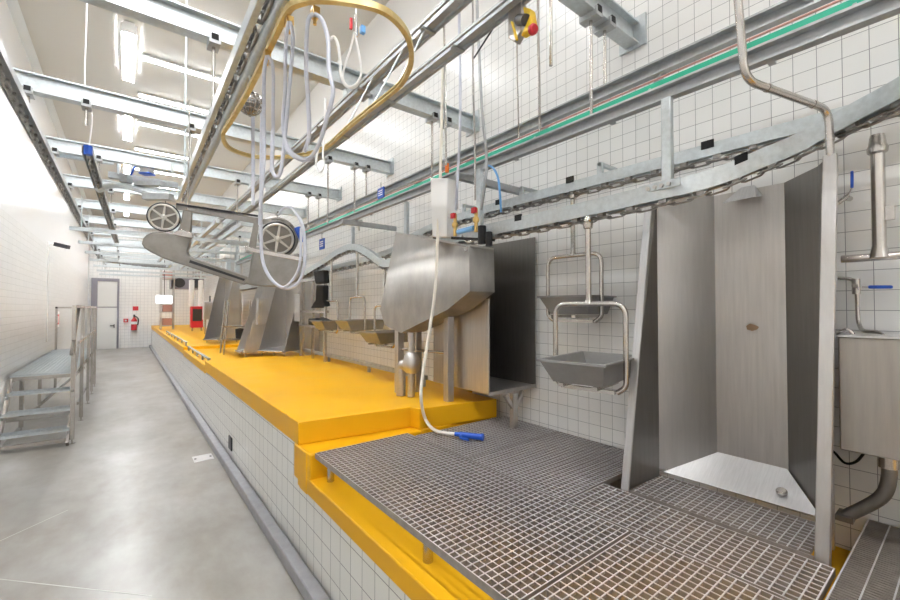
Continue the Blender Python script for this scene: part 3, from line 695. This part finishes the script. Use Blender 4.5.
# white hose with blue gun
hz = thing('wash_hose', 'cream wash hose hanging past the hopper down onto the grating', 'hose', (2.05,2.75,.93))
P = [at(443,60,y=2.9), at(441,150,y=2.9), at(440,185,y=2.9), at(438,230,x=2.10), at(435,290,x=2.06), at(428,340,x=2.02), at(423,372,x=1.96), at(421,398,x=1.90)]+[at(425,418,z=1.0), at(433,429,z=.94), at(445,433,z=.93), at(455,434,z=.935)]
MB().tube(spline(P, 6), .0135, 10).build('hose', M['whose'], hz)
g0, g1 = at(455,434,z=.935), at(481,437,z=.94)
dg = (g1-g0).normalized()
MB().cyl(g0, g0+dg*.05, .018, 12).cyl(g0+dg*.04, g1, .024, 12).cyl(g1, g1+dg*.02, .028, 12).build('spray_gun', M['blue'], hz, bevel=.004)
sd_ = dg.cross(V((0,0,1)))
MB().tube(spline([g0+dg*.06-V((0,0,.0))+sd_*.02, g0+dg*.08+sd_*.06-V((0,0,.005)), g0+dg*.15+sd_*.075-V((0,0,.008))], 5), .011, 8).build('trigger_handle', M['blue'], hz)
cc = at(447,167,y=2.88)
MB().cyl(cc+V((0,0,.03)), cc-V((0,0,.05)), .018, 12).build('orange_clip', M['orange'], hz)
# tall white splash box behind the hose
o = MB().prism([at(430,178,x=2.10), at(447,178,x=2.10), at(447,237,x=2.10), at(432,237,x=2.10)], (.10,0,0)).build('white_sleeve_box', M['white'], bevel=.01)
tag(o, 'tall white tapered plastic sleeve standing behind the hopper top edge', 'sleeve')
# valve manifold above the hopper
mf = thing('valve_manifold', 'cluster of brass and red valves above the hopper right corner', 'valve', tuple(at(470,235,x=2.06)))
for (u, v) in ((455,225),(476,220)):
    a = at(u,v,x=2.06)
    MB().cyl(a+V((0,0,.09)), a-V((0,0,.09)), .014, 10).lathe([(.02,-.02),(.026,0),(.02,.02)], a, (0,0,1), 10).build('brass_valve', M['brass'], mf)
    MB().obx(a+V((-.02,0,.07)), (.012,0,0), (0,.02,0), (0,0,.02)).build('red_tap', M['red'], mf)
MB().cyl(at(458,232,x=2.06), at(474,228,x=2.06), .02, 10).build('blue_body', M['paleblue'], mf)
MB().bar(at(452,238,x=2.08), at(494,240,x=2.08), .02, .02).cyl(at(482,226,x=2.07), at(482,244,x=2.07), .03, 10).cyl(at(489,232,x=2.07), at(489,246,x=2.07), .025, 10).build('black_fittings', M['black'], mf)
MB().tube(spline([at(u,v,x=2.08) for u, v in ((462,236),(468,242),(480,238),(492,240))], 5), .008).build('pipe', M['tube'], mf)
# cables dropping to the hopper
def drop(px, x, r, label, m='tube', name='drop_pipe', cat='pipe', top=True):
    P = [at(u, v, x=x) for u, v in px]
    if top: P = [V((P[0].x, P[0].y, P[0].z+2.0 if P[0].z+2.0 < ZC else ZC))]+P
    o = MB().tube(spline(P, 5), r, 8).build(name, M[m]); tag(o, label, cat, 'pipes and cables dropping to the hopper')
drop([(459,0),(460,60),(460,130),(458,170),(456,210)], 2.06, .011, 'pale hose dropping to the left brass valve above the hopper', 'hose')
drop([(473,50),(474,115),(475,150),(475,200)], 2.06, .008, 'thin pipe dropping to the right brass valve above the hopper')
drop([(477,0),(479,50),(482,110),(486,150),(486,175),(481,210)], 2.06, .011, 'grey corrugated hose curving down beside the blue air hose', 'galvd')
drop([(444,0),(445,60),(446,165)], 2.06, .010, 'thin straight pipe above the orange clip of the wash hose')
drop([(517,45),(518,100),(519,138)], 2.38, .006, 'thin rod below the yellow pull switch')
drop([(538,0),(539,70),(540,134)], 2.38, .010, 'straight steel rod right of the yellow pull switch')
o = MB().tube(spline([at(u,v,x=2.12) for u, v in ((486,165),(493,168),(498,178),(500,195),(501,212))], 6), .008, 8).build('air_hose', M['paleblue']); tag(o, 'bright blue air hose hooked over beside the galvanised dropper', 'hose')
# pull switch
ps = thing('pull_switch', 'yellow and red emergency pull switch box at the top centre', 'switch', tuple(at(520,22,x=1.75)))
a = at(516,18,x=1.75)
MB().prism([at(508,-6,x=1.75), at(521,-6,x=1.75), at(521,30,x=1.75), at(514,42,x=1.75), at(508,38,x=1.75)], (.05,0,0)).build('steel_plate', M['steel'], ps, bevel=.003)
MB().prism([at(522,6,x=1.73), at(530,8,x=1.73), at(533,28,x=1.73), at(520,36,x=1.73), at(525,24,x=1.73)], (.05,0,0)).build('yellow_body', M['ylw'], ps, bevel=.01)
MB().lathe([(.02,0),(.028,.01),(.028,.03),(.02,.04)], at(531,31,x=1.74), (-.3,-1,-.2), 14).build('red_button', M['red'], ps)
MB().bar(at(512,22,x=1.72), at(517,40,x=1.72), .014, .01).build('yellow_tag', M['ylw'], ps)
MB().cyl(at(519,20,x=1.75), at(526,20,x=1.72), .03, 14).build('motor_ring', M['dark'], ps)
p_ = at(514,-5,x=1.775); MB().bx(p_.x-.015,p_.x+.015,p_.y-.015,p_.y+.015,p_.z,3.98).build('mount', M['galv'], ps)
MB().tube(spline([at(505,10,x=1.78), at(490,33,x=1.85), at(474,58,x=1.9)], 4), .006).build('stay_rod', M['dark'], ps)

# ------------------------------------------------------------------ far booths on the yellow deck
def small_booth(cx, cy, z, h, w, dpt, label, box=True, rot=0):
    t = thing('wash_booth', label, 'booth', (cx, cy, z), 'small steel booths on the yellow deck')
    zb = z+.08
    y0, y1, x0, x1 = cy-w/2, cy+w/2, cx, cx+dpt
    for y in (y0, y1):
        MB().prism([(x0,y,zb),(x1,y,zb),(x1,y,z+h),(x0+dpt*.72,y,z+h)], (0,.006,0)).build('side_panel', M['steelb'], t)
    MB().bx(x1-.006,x1,y0,y1,zb,z+h).build('back_panel', M['steelb'], t)
    MB().sheet([(x0,y0,zb),(x1,y0,zb+.05),(x1,y1,zb+.05),(x0,y1,zb)], .006).build('floor_tray', M['steelb'], t)
    MB().tube(fillet([(x0-.02,y0,zb),(x0-.02,y1,zb)], .05), .02).build('front_lip', M['tube'], t)
    for (x, y) in ((x0+.05,y0+.03),(x1-.05,y0+.03),(x0+.05,y1-.03),(x1-.05,y1-.03)):
        MB().cyl((x,y,z), (x,y,zb), .015).build('foot', M['tube'], t)
    t.rotation_euler = (0, 0, rot)
    if box:
        b = MB().bx(x0+.22,x1-.12,y0-.19,y0-.01,z+.62,z+1.12).build('side_box', M['steelb'], t, bevel=.006)
        MB().cyl((x1-.08,y0-.1,z), (x1-.08,y0-.1,z+.62), .02).build('stand_pipe', M['tube'], t)
        MB().tube(spline([(x1-.2,y0-.1,z+.62),(x1-.2,y0-.1,z+.4),(x1-.25,y0-.05,z+.25),(x1-.1,y0-.02,z+.15)], 5), .02).build('waste_pipe', M['dark'], t)
    return t
small_booth(2.10, 7.95, 1.075, 1.55, .62, .66, 'stainless booth with a side box nearest on the yellow deck, right of the saw', rot=math.radians(28))
small_booth(1.78, 8.95, 1.0, 1.60, .55, .62, 'narrow stainless booth with a side box second along the yellow deck')
small_booth(1.70, 11.75, 1.07, 1.75, .52, .58, 'tall stainless booth at the step between deck sections', box=False, rot=math.radians(30))
# little steel stand beside the far booth
st = thing('steel_stand', 'small two shelf stainless stand between the booths on the deck', 'stand', (1.75,9.4,1.0))
for z in (1.28, 1.55): MB().bx(1.55, 2.15, 9.35, 9.75, z, z+.025).build('shelf', M['tube'], st)
for x, y in ((1.57,9.37),(2.13,9.37),(1.57,9.73),(2.13,9.73)): MB().cyl((x,y,1.0), (x+(.08 if x < 1.7 else 0),y,2.1), .017).build('leg', M['tube'], st)
MB().lathe([(.0,0),(.09,.01),(.1,.2),(.0,.22)], (1.9,9.5,1.305), (0,0,1), 14).build('bucket', M['dark'], st)

# ------------------------------------------------------------------ boots rack and apron frame
br = thing('boot_rack', 'grey tubular rack along the wall where the black boots hang', 'rack', (2.55,7.0,1.075))
MB().bx(2.45,2.62,6.45,7.6,1.62,1.65).build('shelf', M['tube'], br)
for y in (6.5, 7.05, 7.55): MB().bx(2.52,2.56,y-.02,y+.02,1.075,2.45).build('post', M['tube'], br)
MB().bx(2.5,2.58,6.45,7.6,1.86,1.90).build('crossbar', M['tube'], br); MB().bx(2.5,2.56,6.45,7.6,2.40,2.44).build('crossbar', M['tube'], br)
MB().bx(2.5,2.86,7.6,7.63,1.075,2.4).build('end_panel', M['steelb'], br)
def boot(px, x, label):
    pts = [at(u, v, x=x) for u, v in px]
    o = MB().prism(pts, (.1,0,0)).build('rubber_boot', M['black'], bevel=.02); tag(o, label, 'boot', 'black boots on the rack')
boot([(316,285),(323,285),(323,300),(325,306),(318,308),(310,308),(315,300)], 2.44, 'long black rubber boot hanging upper on the rack')
boot([(313,271),(323,270),(324,283),(315,284)], 2.44, 'short black boot at the top of the rack')
boot([(308,318),(315,318),(316,325),(308,325)], 2.42, 'small black boot standing left under the shelf')
boot([(319,317),(330,322),(328,326),(318,326)], 2.42, 'small black boot standing right under the shelf')
# pipe rail low along the wall
pr = thing('wall_rail', 'low grey pipe rail along the tiled wall on the yellow deck', 'rail', (2.62,5.5,1.075))
MB().bx(2.58,2.63,3.75,8.0,1.15,1.20).build('bar', M['galvd'], pr, bevel=.005)
for y in (3.8,5.1,6.5,7.9): MB().bx(2.59,2.62,y-.02,y+.02,1.075,1.16).build('post', M['galvd'], pr)

# ------------------------------------------------------------------ stairs with landing on the left
sp_ = thing('access_landing', 'galvanised access landing with three steps and handrail by the left wall', 'stairs', (-.95,8.1,0))
xl, xr = -1.32, -.60
def gr(x0,x1,y0,y1,z,name):
    m = MB()
    m.bx(x0,x1,y0,y0+.03,z-.035,z).bx(x0,x1,y1-.01,y1,z-.03,z).bx(x0,x0+.006,y0,y1,z-.03,z).bx(x1-.006,x1,y0,y1,z-.03,z)
    n = round((y1-y0)/.033)
    for i in range(1,n): m.bx(x0,x1,y0+(y1-y0)*i/n-.004,y0+(y1-y0)*i/n+.004,z-.025,z)
    n = round((x1-x0)/.05)
    for i in range(1,n): m.bx(x0+(x1-x0)*i/n-.003,x0+(x1-x0)*i/n+.003,y0,y1,z-.015,z)
    return m.build(name, M['galv'], sp_)
gr(xl,xr,8.80,13.6,.95,'deck')
for i in range(3): gr(xl,xr,7.98+.27*i,8.24+.27*i,.235+.24*i,'tread')
MB().bx(xl,xr,8.80,8.86,.86,.915).bx(xl,xl+.05,8.86,13.6,.84,.915).bx(xr-.05,xr,8.86,13.6,.84,.915).build('deck_frame', M['tube'], sp_)
for x in (xl-.0, xr-.03):
    MB().bar((x+.015,7.92,.02), (x+.015,8.85,.86), .03, .11).build('stringer', M['tube'], sp_)
MB().bx(xl,xr,8.0,8.04,.05,.10).build('step_brace', M['tube'], sp_); MB().bx(xl,xr,8.6,8.64,.30,.36).build('step_brace', M['tube'], sp_)
for i, y in enumerate((8.05, 9.6, 11.2, 12.4, 13.55)):
    MB().bx(xr+.0,xr+.05,y-.025,y+.025,.06,1.96).build('post', M['tube'], sp_, bevel=.004)
    MB().cyl((xr+.025,y,0), (xr+.025,y,.07), .012).cyl((xr+.025,y,0), (xr+.025,y,.008), .04).build('foot', M['tube'], sp_)
for y in (9.4, 11.2, 13.5):
    MB().bx(xl+.02,xl+.07,y-.025,y+.025,.05,.86).cyl((xl+.045,y,0), (xl+.045,y,.06), .012).build('leg', M['tube'], sp_)
MB().bx(xr+.005,xr+.045,8.03,13.57,1.94,1.98).bar((xr+.025,7.75,1.30), (xr+.025,8.9,1.97), .04, .04).build('handrail', M['tube'], sp_)
MB().bx(xr+.01,xr+.04,8.9,13.5,1.38,1.41).bar((xr+.025,8.0,.75), (xr+.025,8.9,1.38), .03, .03).build('mid_rail', M['tube'], sp_)
MB().bx(xl+.02,xl+.06,13.5,13.55,.9,1.97).bx(xl+.02,xr,13.5,13.55,1.93,1.97).build('end_rail', M['tube'], sp_)
MB().bar((xl+.045,9.45,.15), (xr,10.6,.8), .03, .03).bar((xr-.02,9.6,.3), (xr-.02,13.5,.3), .03, .05).build('cross_brace', M['tube'], sp_)

# ------------------------------------------------------------------ wall and floor details
o = thing('fire_extinguisher', 'red fire extinguisher on the far end wall beside the door', 'extinguisher', (.36,25.5,1.0))
MB().lathe([(.0,0),(.12,.01),(.12,.5),(.05,.6),(.04,.66),(.0,.67)], (.36,25.46,.85), (0,0,1), 16).build('cylinder', M['red'], o)
MB().bx(.31,.41,25.5,25.6,.9,1.4).build('wall_bracket', M['dark'], o)
MB().bx(.32,.40,25.36,25.44,1.5,1.62).build('valve_head', M['dark'], o)
MB().tube(spline([(.40,25.4,1.55),(.52,25.4,1.4),(.50,25.38,1.1)], 5), .025).build('hose', M['black'], o)
MB().bx(.24,.48,25.335,25.345,1.15,1.28).build('label_band', M['white'], o)
o = MB().bx(.30,.52,25.57,25.6,1.82,2.02).build('safety_sign', M['red']); tag(o, 'small red square sign above the fire extinguisher', 'sign')
o = thing('alarm_button', 'small red alarm box on the end wall between door and extinguisher', 'alarm', (-.15,25.55,1.35))
MB().bx(-.05,.13,25.54,25.6,1.25,1.42).build('box', M['red'], o)
MB().bx(.0,.08,25.53,25.54,1.29,1.37).build('button', M['white'], o)
p = at(57,319.5,x=XL)
o = thing('wall_sign', 'red fire sign on white plate on the left wall beyond the landing', 'sign', tuple(p))
MB().bx(XL,XL+.01,p.y-.35,p.y+.35,p.z-.2,p.z+.2).build('plate', M['white'], o)
MB().bx(XL+.01,XL+.018,p.y-.25,p.y+.25,p.z-.13,p.z+.13).build('red_panel', M['red'], o)
MB().bx(XL+.018,XL+.022,p.y-.08,p.y+.06,p.z-.08,p.z+.08).build('symbol', M['white'], o)
p = at(67,246,x=XL+.3)
o = thing('security_camera', 'small dark security camera on a bracket high on the left wall', 'camera', (XL,p.y,p.z))
MB().bar((XL+.10,p.y+.05,p.z+.03), (XL+.34,p.y-.12,p.z-.04), .09, .09).build('camera_body', M['dark'], o, bevel=.01)
MB().cyl((XL,p.y+.05,p.z+.03), (XL+.16,p.y+.02,p.z+.02), .02).build('bracket', M['white'], o)
p = at(203,458,z=0)
o = thing('floor_drain', 'small white drain cover plate set in the aisle floor', 'drain', (p.x,p.y,0))
MB().bx(p.x-.11,p.x+.11,p.y-.12,p.y+.12,0,.006).build('cover', M['steelw'], o, bevel=.002)
for s in (-1,1): MB().bx(p.x+s*.085-.012,p.x+s*.085+.012,p.y-.02,p.y+.02,.006,.008).build('slot', M['dark'], o)
p = at(230,443,x=1.05)
o = MB().bx(1.045,1.061,p.y-.09,p.y+.09,p.z-.08,p.z+.08).build('wall_vent', M['dark'], bevel=.004); tag(o, 'small dark vent plate low on the tiled platform side', 'vent')
# cove line drip pipe on left wall
o = MB().cyl((XL+.012,12.6,1.2), (XL+.012,12.6,3.4), .007).build('wall_conduit', M['white']); tag(o, 'thin vertical conduit on the left wall under the security camera', 'conduit')

# blue hanging tags
def btag(u, v, x, label, rod=True):
    p = at(u, v, x=x); t = thing('blue_tag', label, 'tag', tuple(p), 'blue hanging tags')
    s = (p-EYE).length/415
    MB().bx(p.x-.008,p.x+.008,p.y-6*s,p.y+6*s,p.z-5*s,p.z+5*s).build('plate', M['blue'], t, bevel=.003)
    m = MB()
    for k in (-2,0,2): m.bx(p.x-.010,p.x-.008,p.y-4*s,p.y+4*s,p.z+k*s-.5*s,p.z+k*s+.5*s)
    m.build('lettering', M['white'], t)
    MB().cyl(p+V((0,0,5*s)), p+V((0,0,10*s)), .006).build('hook', M['tube'], t)
btag(381,193,2.36, 'blue tag hanging on the cable tray above the hopper')
btag(322,244,2.45, 'blue tag hanging on the conveyor hump right of the saw')
# pull cord with blue handle at left
pc = thing('pendant_switch', 'thin white pull cord with a blue knob hanging over the aisle', 'switch', (-.3,5.3,3.6))
P = [V((at(87,0,y=5.2).x,5.2,ZC)), at(87,0,y=5.2), at(85,85,y=5.2), at(92,115,y=5.2), at(89,146,y=5.2)]
MB().tube(spline(P, 5), .007, 6).build('cord', M['white'], pc)
MB().cyl(at(88,146,y=5.2), at(88,155,y=5.2), .035, 10).build('knob', M['blue'], pc)

# transverse drive unit behind the saw, over the aisle
dr = thing('drive_unit', 'conveyor drive rails with a small white and blue motor above the aisle', 'conveyor', tuple(atd(145,170,5.6)))
D5 = 5.6
MB().bar(atd(109,175,D5), atd(178,186,D5+.4), .10, .08).build('front_rail', M['galvd'], dr)
MB().bar(atd(48,152,D5-.6), atd(112,162,D5), .08, .08).build('rear_rail', M['galv'], dr)
MB().tube(spline([atd(98,190,D5), atd(112,185,D5), atd(130,187,D5), atd(150,193,D5), atd(176,200,D5+.2)], 6), .045, 10).build('guide_tube', M['galv'], dr)
MB().obx(atd(147,168,D5), rt*.07, V((0,0,.09)), fw*.06).build('motor', M['white'], dr, bevel=.02)
MB().obx(atd(147,174,D5-.05), rt*.075, V((0,0,.012)), fw*.06).build('motor_base', M['blue'], dr, bevel=.01)
MB().tube(spline([atd(131,175,D5), atd(135,167,D5), atd(141,164,D5)], 5), .012).build('motor_cable', M['blue'], dr)
MB().obx(atd(150,184,D5), rt*.18, V((0,0,.03)), fw*.06).obx(atd(126,179,D5), rt*.05, V((0,0,.05)), fw*.05).obx(atd(158,197,D5), rt*.18, V((0,0,.04)), fw*.05).build('brackets', M['galvd'], dr)
for u in (118, 172): a = atd(u,174,D5); MB().cyl(a, V((a.x,a.y,3.9)), .015).build('hanger', M['galv'], dr)

# ------------------------------------------------------------------ far machinery
def far_box(name, label, cat, x0,x1,y0,y1,z0,z1,m, bits=()):
    t = thing(name, label, cat, ((x0+x1)/2,(y0+y1)/2,z0))
    MB().bx(x0,x1,y0,y1,z0,z1).build('body', M[m], t, bevel=.02)
    for (nm, mm, a) in bits: MB().bx(*a).build(nm, M[mm], t, bevel=.008)
    return t
far_box('red_cabinet', 'red cabinet standing at the far end of the yellow deck', 'cabinet', 1.95,2.35,18.2,18.6,1.2,2.0,'red', [('leg','tube',(1.97,2.03,18.25,18.3,1.07,1.2)),('leg','tube',(2.27,2.33,18.25,18.3,1.07,1.2)),('panel','dark',(2.0,2.3,18.18,18.2,1.45,1.9))])
for k, x in enumerate((1.98, 2.28)):
    o = MB().lathe([(.0,0),(.09,.01),(.09,1.0),(.0,1.02)], (x,18.4,2.0), (0,0,1), 14).build('white_canister', M['white']); tag(o, ('left' if k == 0 else 'right')+' white canister standing on the red cabinet', 'canister', 'white canisters on the red cabinet')
far_box('control_cabinet', 'grey control cabinet on legs at the far deck', 'cabinet', 2.05,2.45,15.8,16.1,1.55,2.15,'steelb', [('leg','tube',(2.08,2.13,15.85,15.9,1.07,1.55)),('leg','tube',(2.36,2.41,15.85,15.9,1.07,1.55)),('door','steel',(2.09,2.41,15.785,15.8,1.6,2.1)),('mast','dark',(2.22,2.26,15.9,15.94,2.15,2.35))])
sh = thing('tool_rack', 'narrow steel rack with red crates at the far left deck edge', 'rack', (1.3,20.5,1.07))
for x in (1.12, 1.55):
    for y in (20.3,20.8): MB().bx(x,x+.05,y,y+.05,1.07,3.6).build('upright', M['steelb'], sh)
for z in (1.2,1.75,2.3,3.1): MB().bx(1.12,1.6,20.3,20.85,z,z+.04).build('shelf', M['steelb'], sh)
for k, (z, nm) in enumerate(((1.24,'lowest'),(1.79,'middle'),(3.14,'top'))):
    o = MB().bx(1.2,1.52,20.35,20.8,z,z+.28).build('crate', M['pink'], bevel=.02); tag(o, 'dull red crate on the %s shelf of the far steel rack' % nm, 'crate', 'crates on the far rack')
lp_ = thing('light_box', 'glowing white panel hanging at the far end of the deck', 'lamp', (1.15,19.5,2.2))
MB().bx(.95,1.45,19.5,19.55,2.12,2.42).build('diffuser', M['lamp'], lp_)
MB().bx(.93,1.47,19.55,19.6,2.10,2.44).build('housing', M['fix'], lp_)
MB().cyl((1.2,19.57,2.44), (1.2,19.57,ZC), .012).build('cable', M['dark'], lp_)
fn = thing('ventilation_unit', 'dark blue ventilation unit at the far end above the deck', 'fan', (2.1,21,3.0))
MB().bx(1.5,2.7,20.8,21.6,2.75,3.25).build('casing', M['frame'], fn, bevel=.02)
for x in (1.8, 2.4): MB().lathe([(.0,0),(.2,.0),(.2,.03),(.0,.03)], (x,20.79,3.0), (0,-1,0), 18).build('fan_grille', M['dark'], fn)
for x in (1.6, 2.6): MB().bx(x-.03,x+.03,21,21.06,3.25,ZC).build('hanger', M['galv'], fn)
far_box('process_column', 'pale steel column machine at the far right of the deck', 'machine', 2.3,2.75,13.6,14.2,1.07,3.4,'steelb', [('door','steel',(2.35,2.7,13.585,13.6,1.3,2.2)),('head','white',(2.25,2.8,13.5,14.25,3.4,3.7))])
# pale vertical columns rising to the beams
for k, (u, lab) in enumerate(((228,'left of two pale columns rising behind the saw'), (237,'right of two pale columns rising behind the saw'))):
    p = at(u, 280, x=2.38+.1*k)
    o = MB().bx(p.x-.06,p.x+.06,p.y-.06,p.y+.06,1.0,3.8).build('support_column', M['galv'], bevel=.008); tag(o, lab, 'column', 'pale columns behind the saw')
# hoses hung behind the small booths
for k in range(5):
    y = 8.9+.14*k
    o = MB().tube(spline([(2.55,y,2.55),(2.5,y+.02,2.0),(2.52,y,1.5),(2.56,y+.03,1.25)], 5), .022, 8).build('hanging_hose', M[('hose','pink','white','hose','pink')[k]])
    tag(o, '%s hose hanging on the wall behind the small booths, %s from the right' % (('pale','dull red','white','pale','dull red')[k], ords[k]), 'hose', 'hoses behind the small booths')

# cross rails in the far ceiling clutter
for k in range(7):
    y = 9.4+1.7*k; z = 3.25-.02*k
    o = MB().bx(-.75,2.6,y-.03,y+.03,z,z+.06).build('cross_rail', M['galv']); tag(o, 'thin galvanised cross rail below the beams, %s from the camera' % ords[k], 'rail', 'thin cross rails below the beams')
    for x in (-.6,2.3): MB().cyl((x,y,z+.06), (x,y,3.84), .008).build('hanger_rod', M['galv'], o)
for k in range(3):
    x = .9+.42*k
    o = MB().bx(x-.03,x+.03,8.6,20,3.5,3.57).build('long_rail', M['galv']); tag(o, 'galvanised lengthwise rail in the far ceiling, %s from the left' % ords[k], 'rail', 'lengthwise rails in the far ceiling')

# ------------------------------------------------------------------ lights
def fixture(x, y, along, L, label, group, em='tubelight'):
    t = thing('ceiling_light', label, 'light', (x, y, ZC), group)
    hx, hy = (L/2, .07) if along == 'x' else (.07, L/2)
    MB().bx(x-hx,x+hx,y-hy,y+hy,ZC-.06,ZC-.012).build('housing', M['fix'], t, bevel=.01)
    MB().bx(x-hx+.02,x+hx-.02,y-hy+.012,y+hy-.012,ZC-.075,ZC-.06).build('diffuser', M[em], t, bevel=.005)
    if along == 'y':  # skirts added to cut light off the upper walls and ceiling
        for s in (-1,1): MB().bx(x+s*.09-.004,x+s*.09+.004,y-hy,y+hy,ZC-.19,ZC-.05).build('cutoff_skirt', M['fix'], t)
        for s in (-1,1): MB().bx(x-.09,x+.09,y+s*hy-.004,y+s*hy+.004,ZC-.19,ZC-.05).build('cutoff_skirt', M['fix'], t)
    for s in (-1,1):
        a, b = (x+s*hx*.7, y) if along == 'x' else (x, y+s*hy*.7)
        MB().cyl((a,b,ZC-.02), (a,b,ZC), .015).build('mount', M['fix'], t)
ys = [-3.2, .6, 4.8, 8.75, 12.2, 15.8, 19.4, 23]
for k, y in enumerate(ys):
    fixture(0.0, y, 'y', 1.7, 'long tube light over the aisle, %s in the row from the camera end' % ords[k], 'tube lights over the aisle', 'aislelight')
ys2 = [-3.6,-1.8,0,1.8,3.6,5.6,7.2,8.8,10.4,12,14,16,18]
for k, y in enumerate(ys2):
    fixture(.85, y, 'x', 1.4, 'crosswise tube light over the platform, %s in the row from the camera end' % ords[k], 'tube lights over the platform')

# ------------------------------------------------------------------ world, camera, view
w = bpy.data.worlds.new('world'); bpy.context.scene.world = w; w.use_nodes = True
w.node_tree.nodes['Background'].inputs[0].default_value = (.8,.85,.9,1); w.node_tree.nodes['Background'].inputs[1].default_value = .3
cam = bpy.data.cameras.new('camera'); cam.sensor_width = 36; cam.lens = F/900*36; cam.clip_start = .02
co = bpy.data.objects.new('camera', cam); C.objects.link(co)
co.location = EYE; co.rotation_euler = (PI/2+PITCH, 0, -YAW)
sc = bpy.context.scene; sc.camera = co
sc.view_settings.view_transform = 'Standard'; sc.view_settings.look = 'None'; sc.view_settings.exposure = 1.35; sc.view_settings.gamma = 1
sc.view_settings.use_curve_mapping = False
sc.cycles.use_denoising = True
sc.cycles.max_bounces = 10; sc.cycles.diffuse_bounces = 6; sc.cycles.glossy_bounces = 5
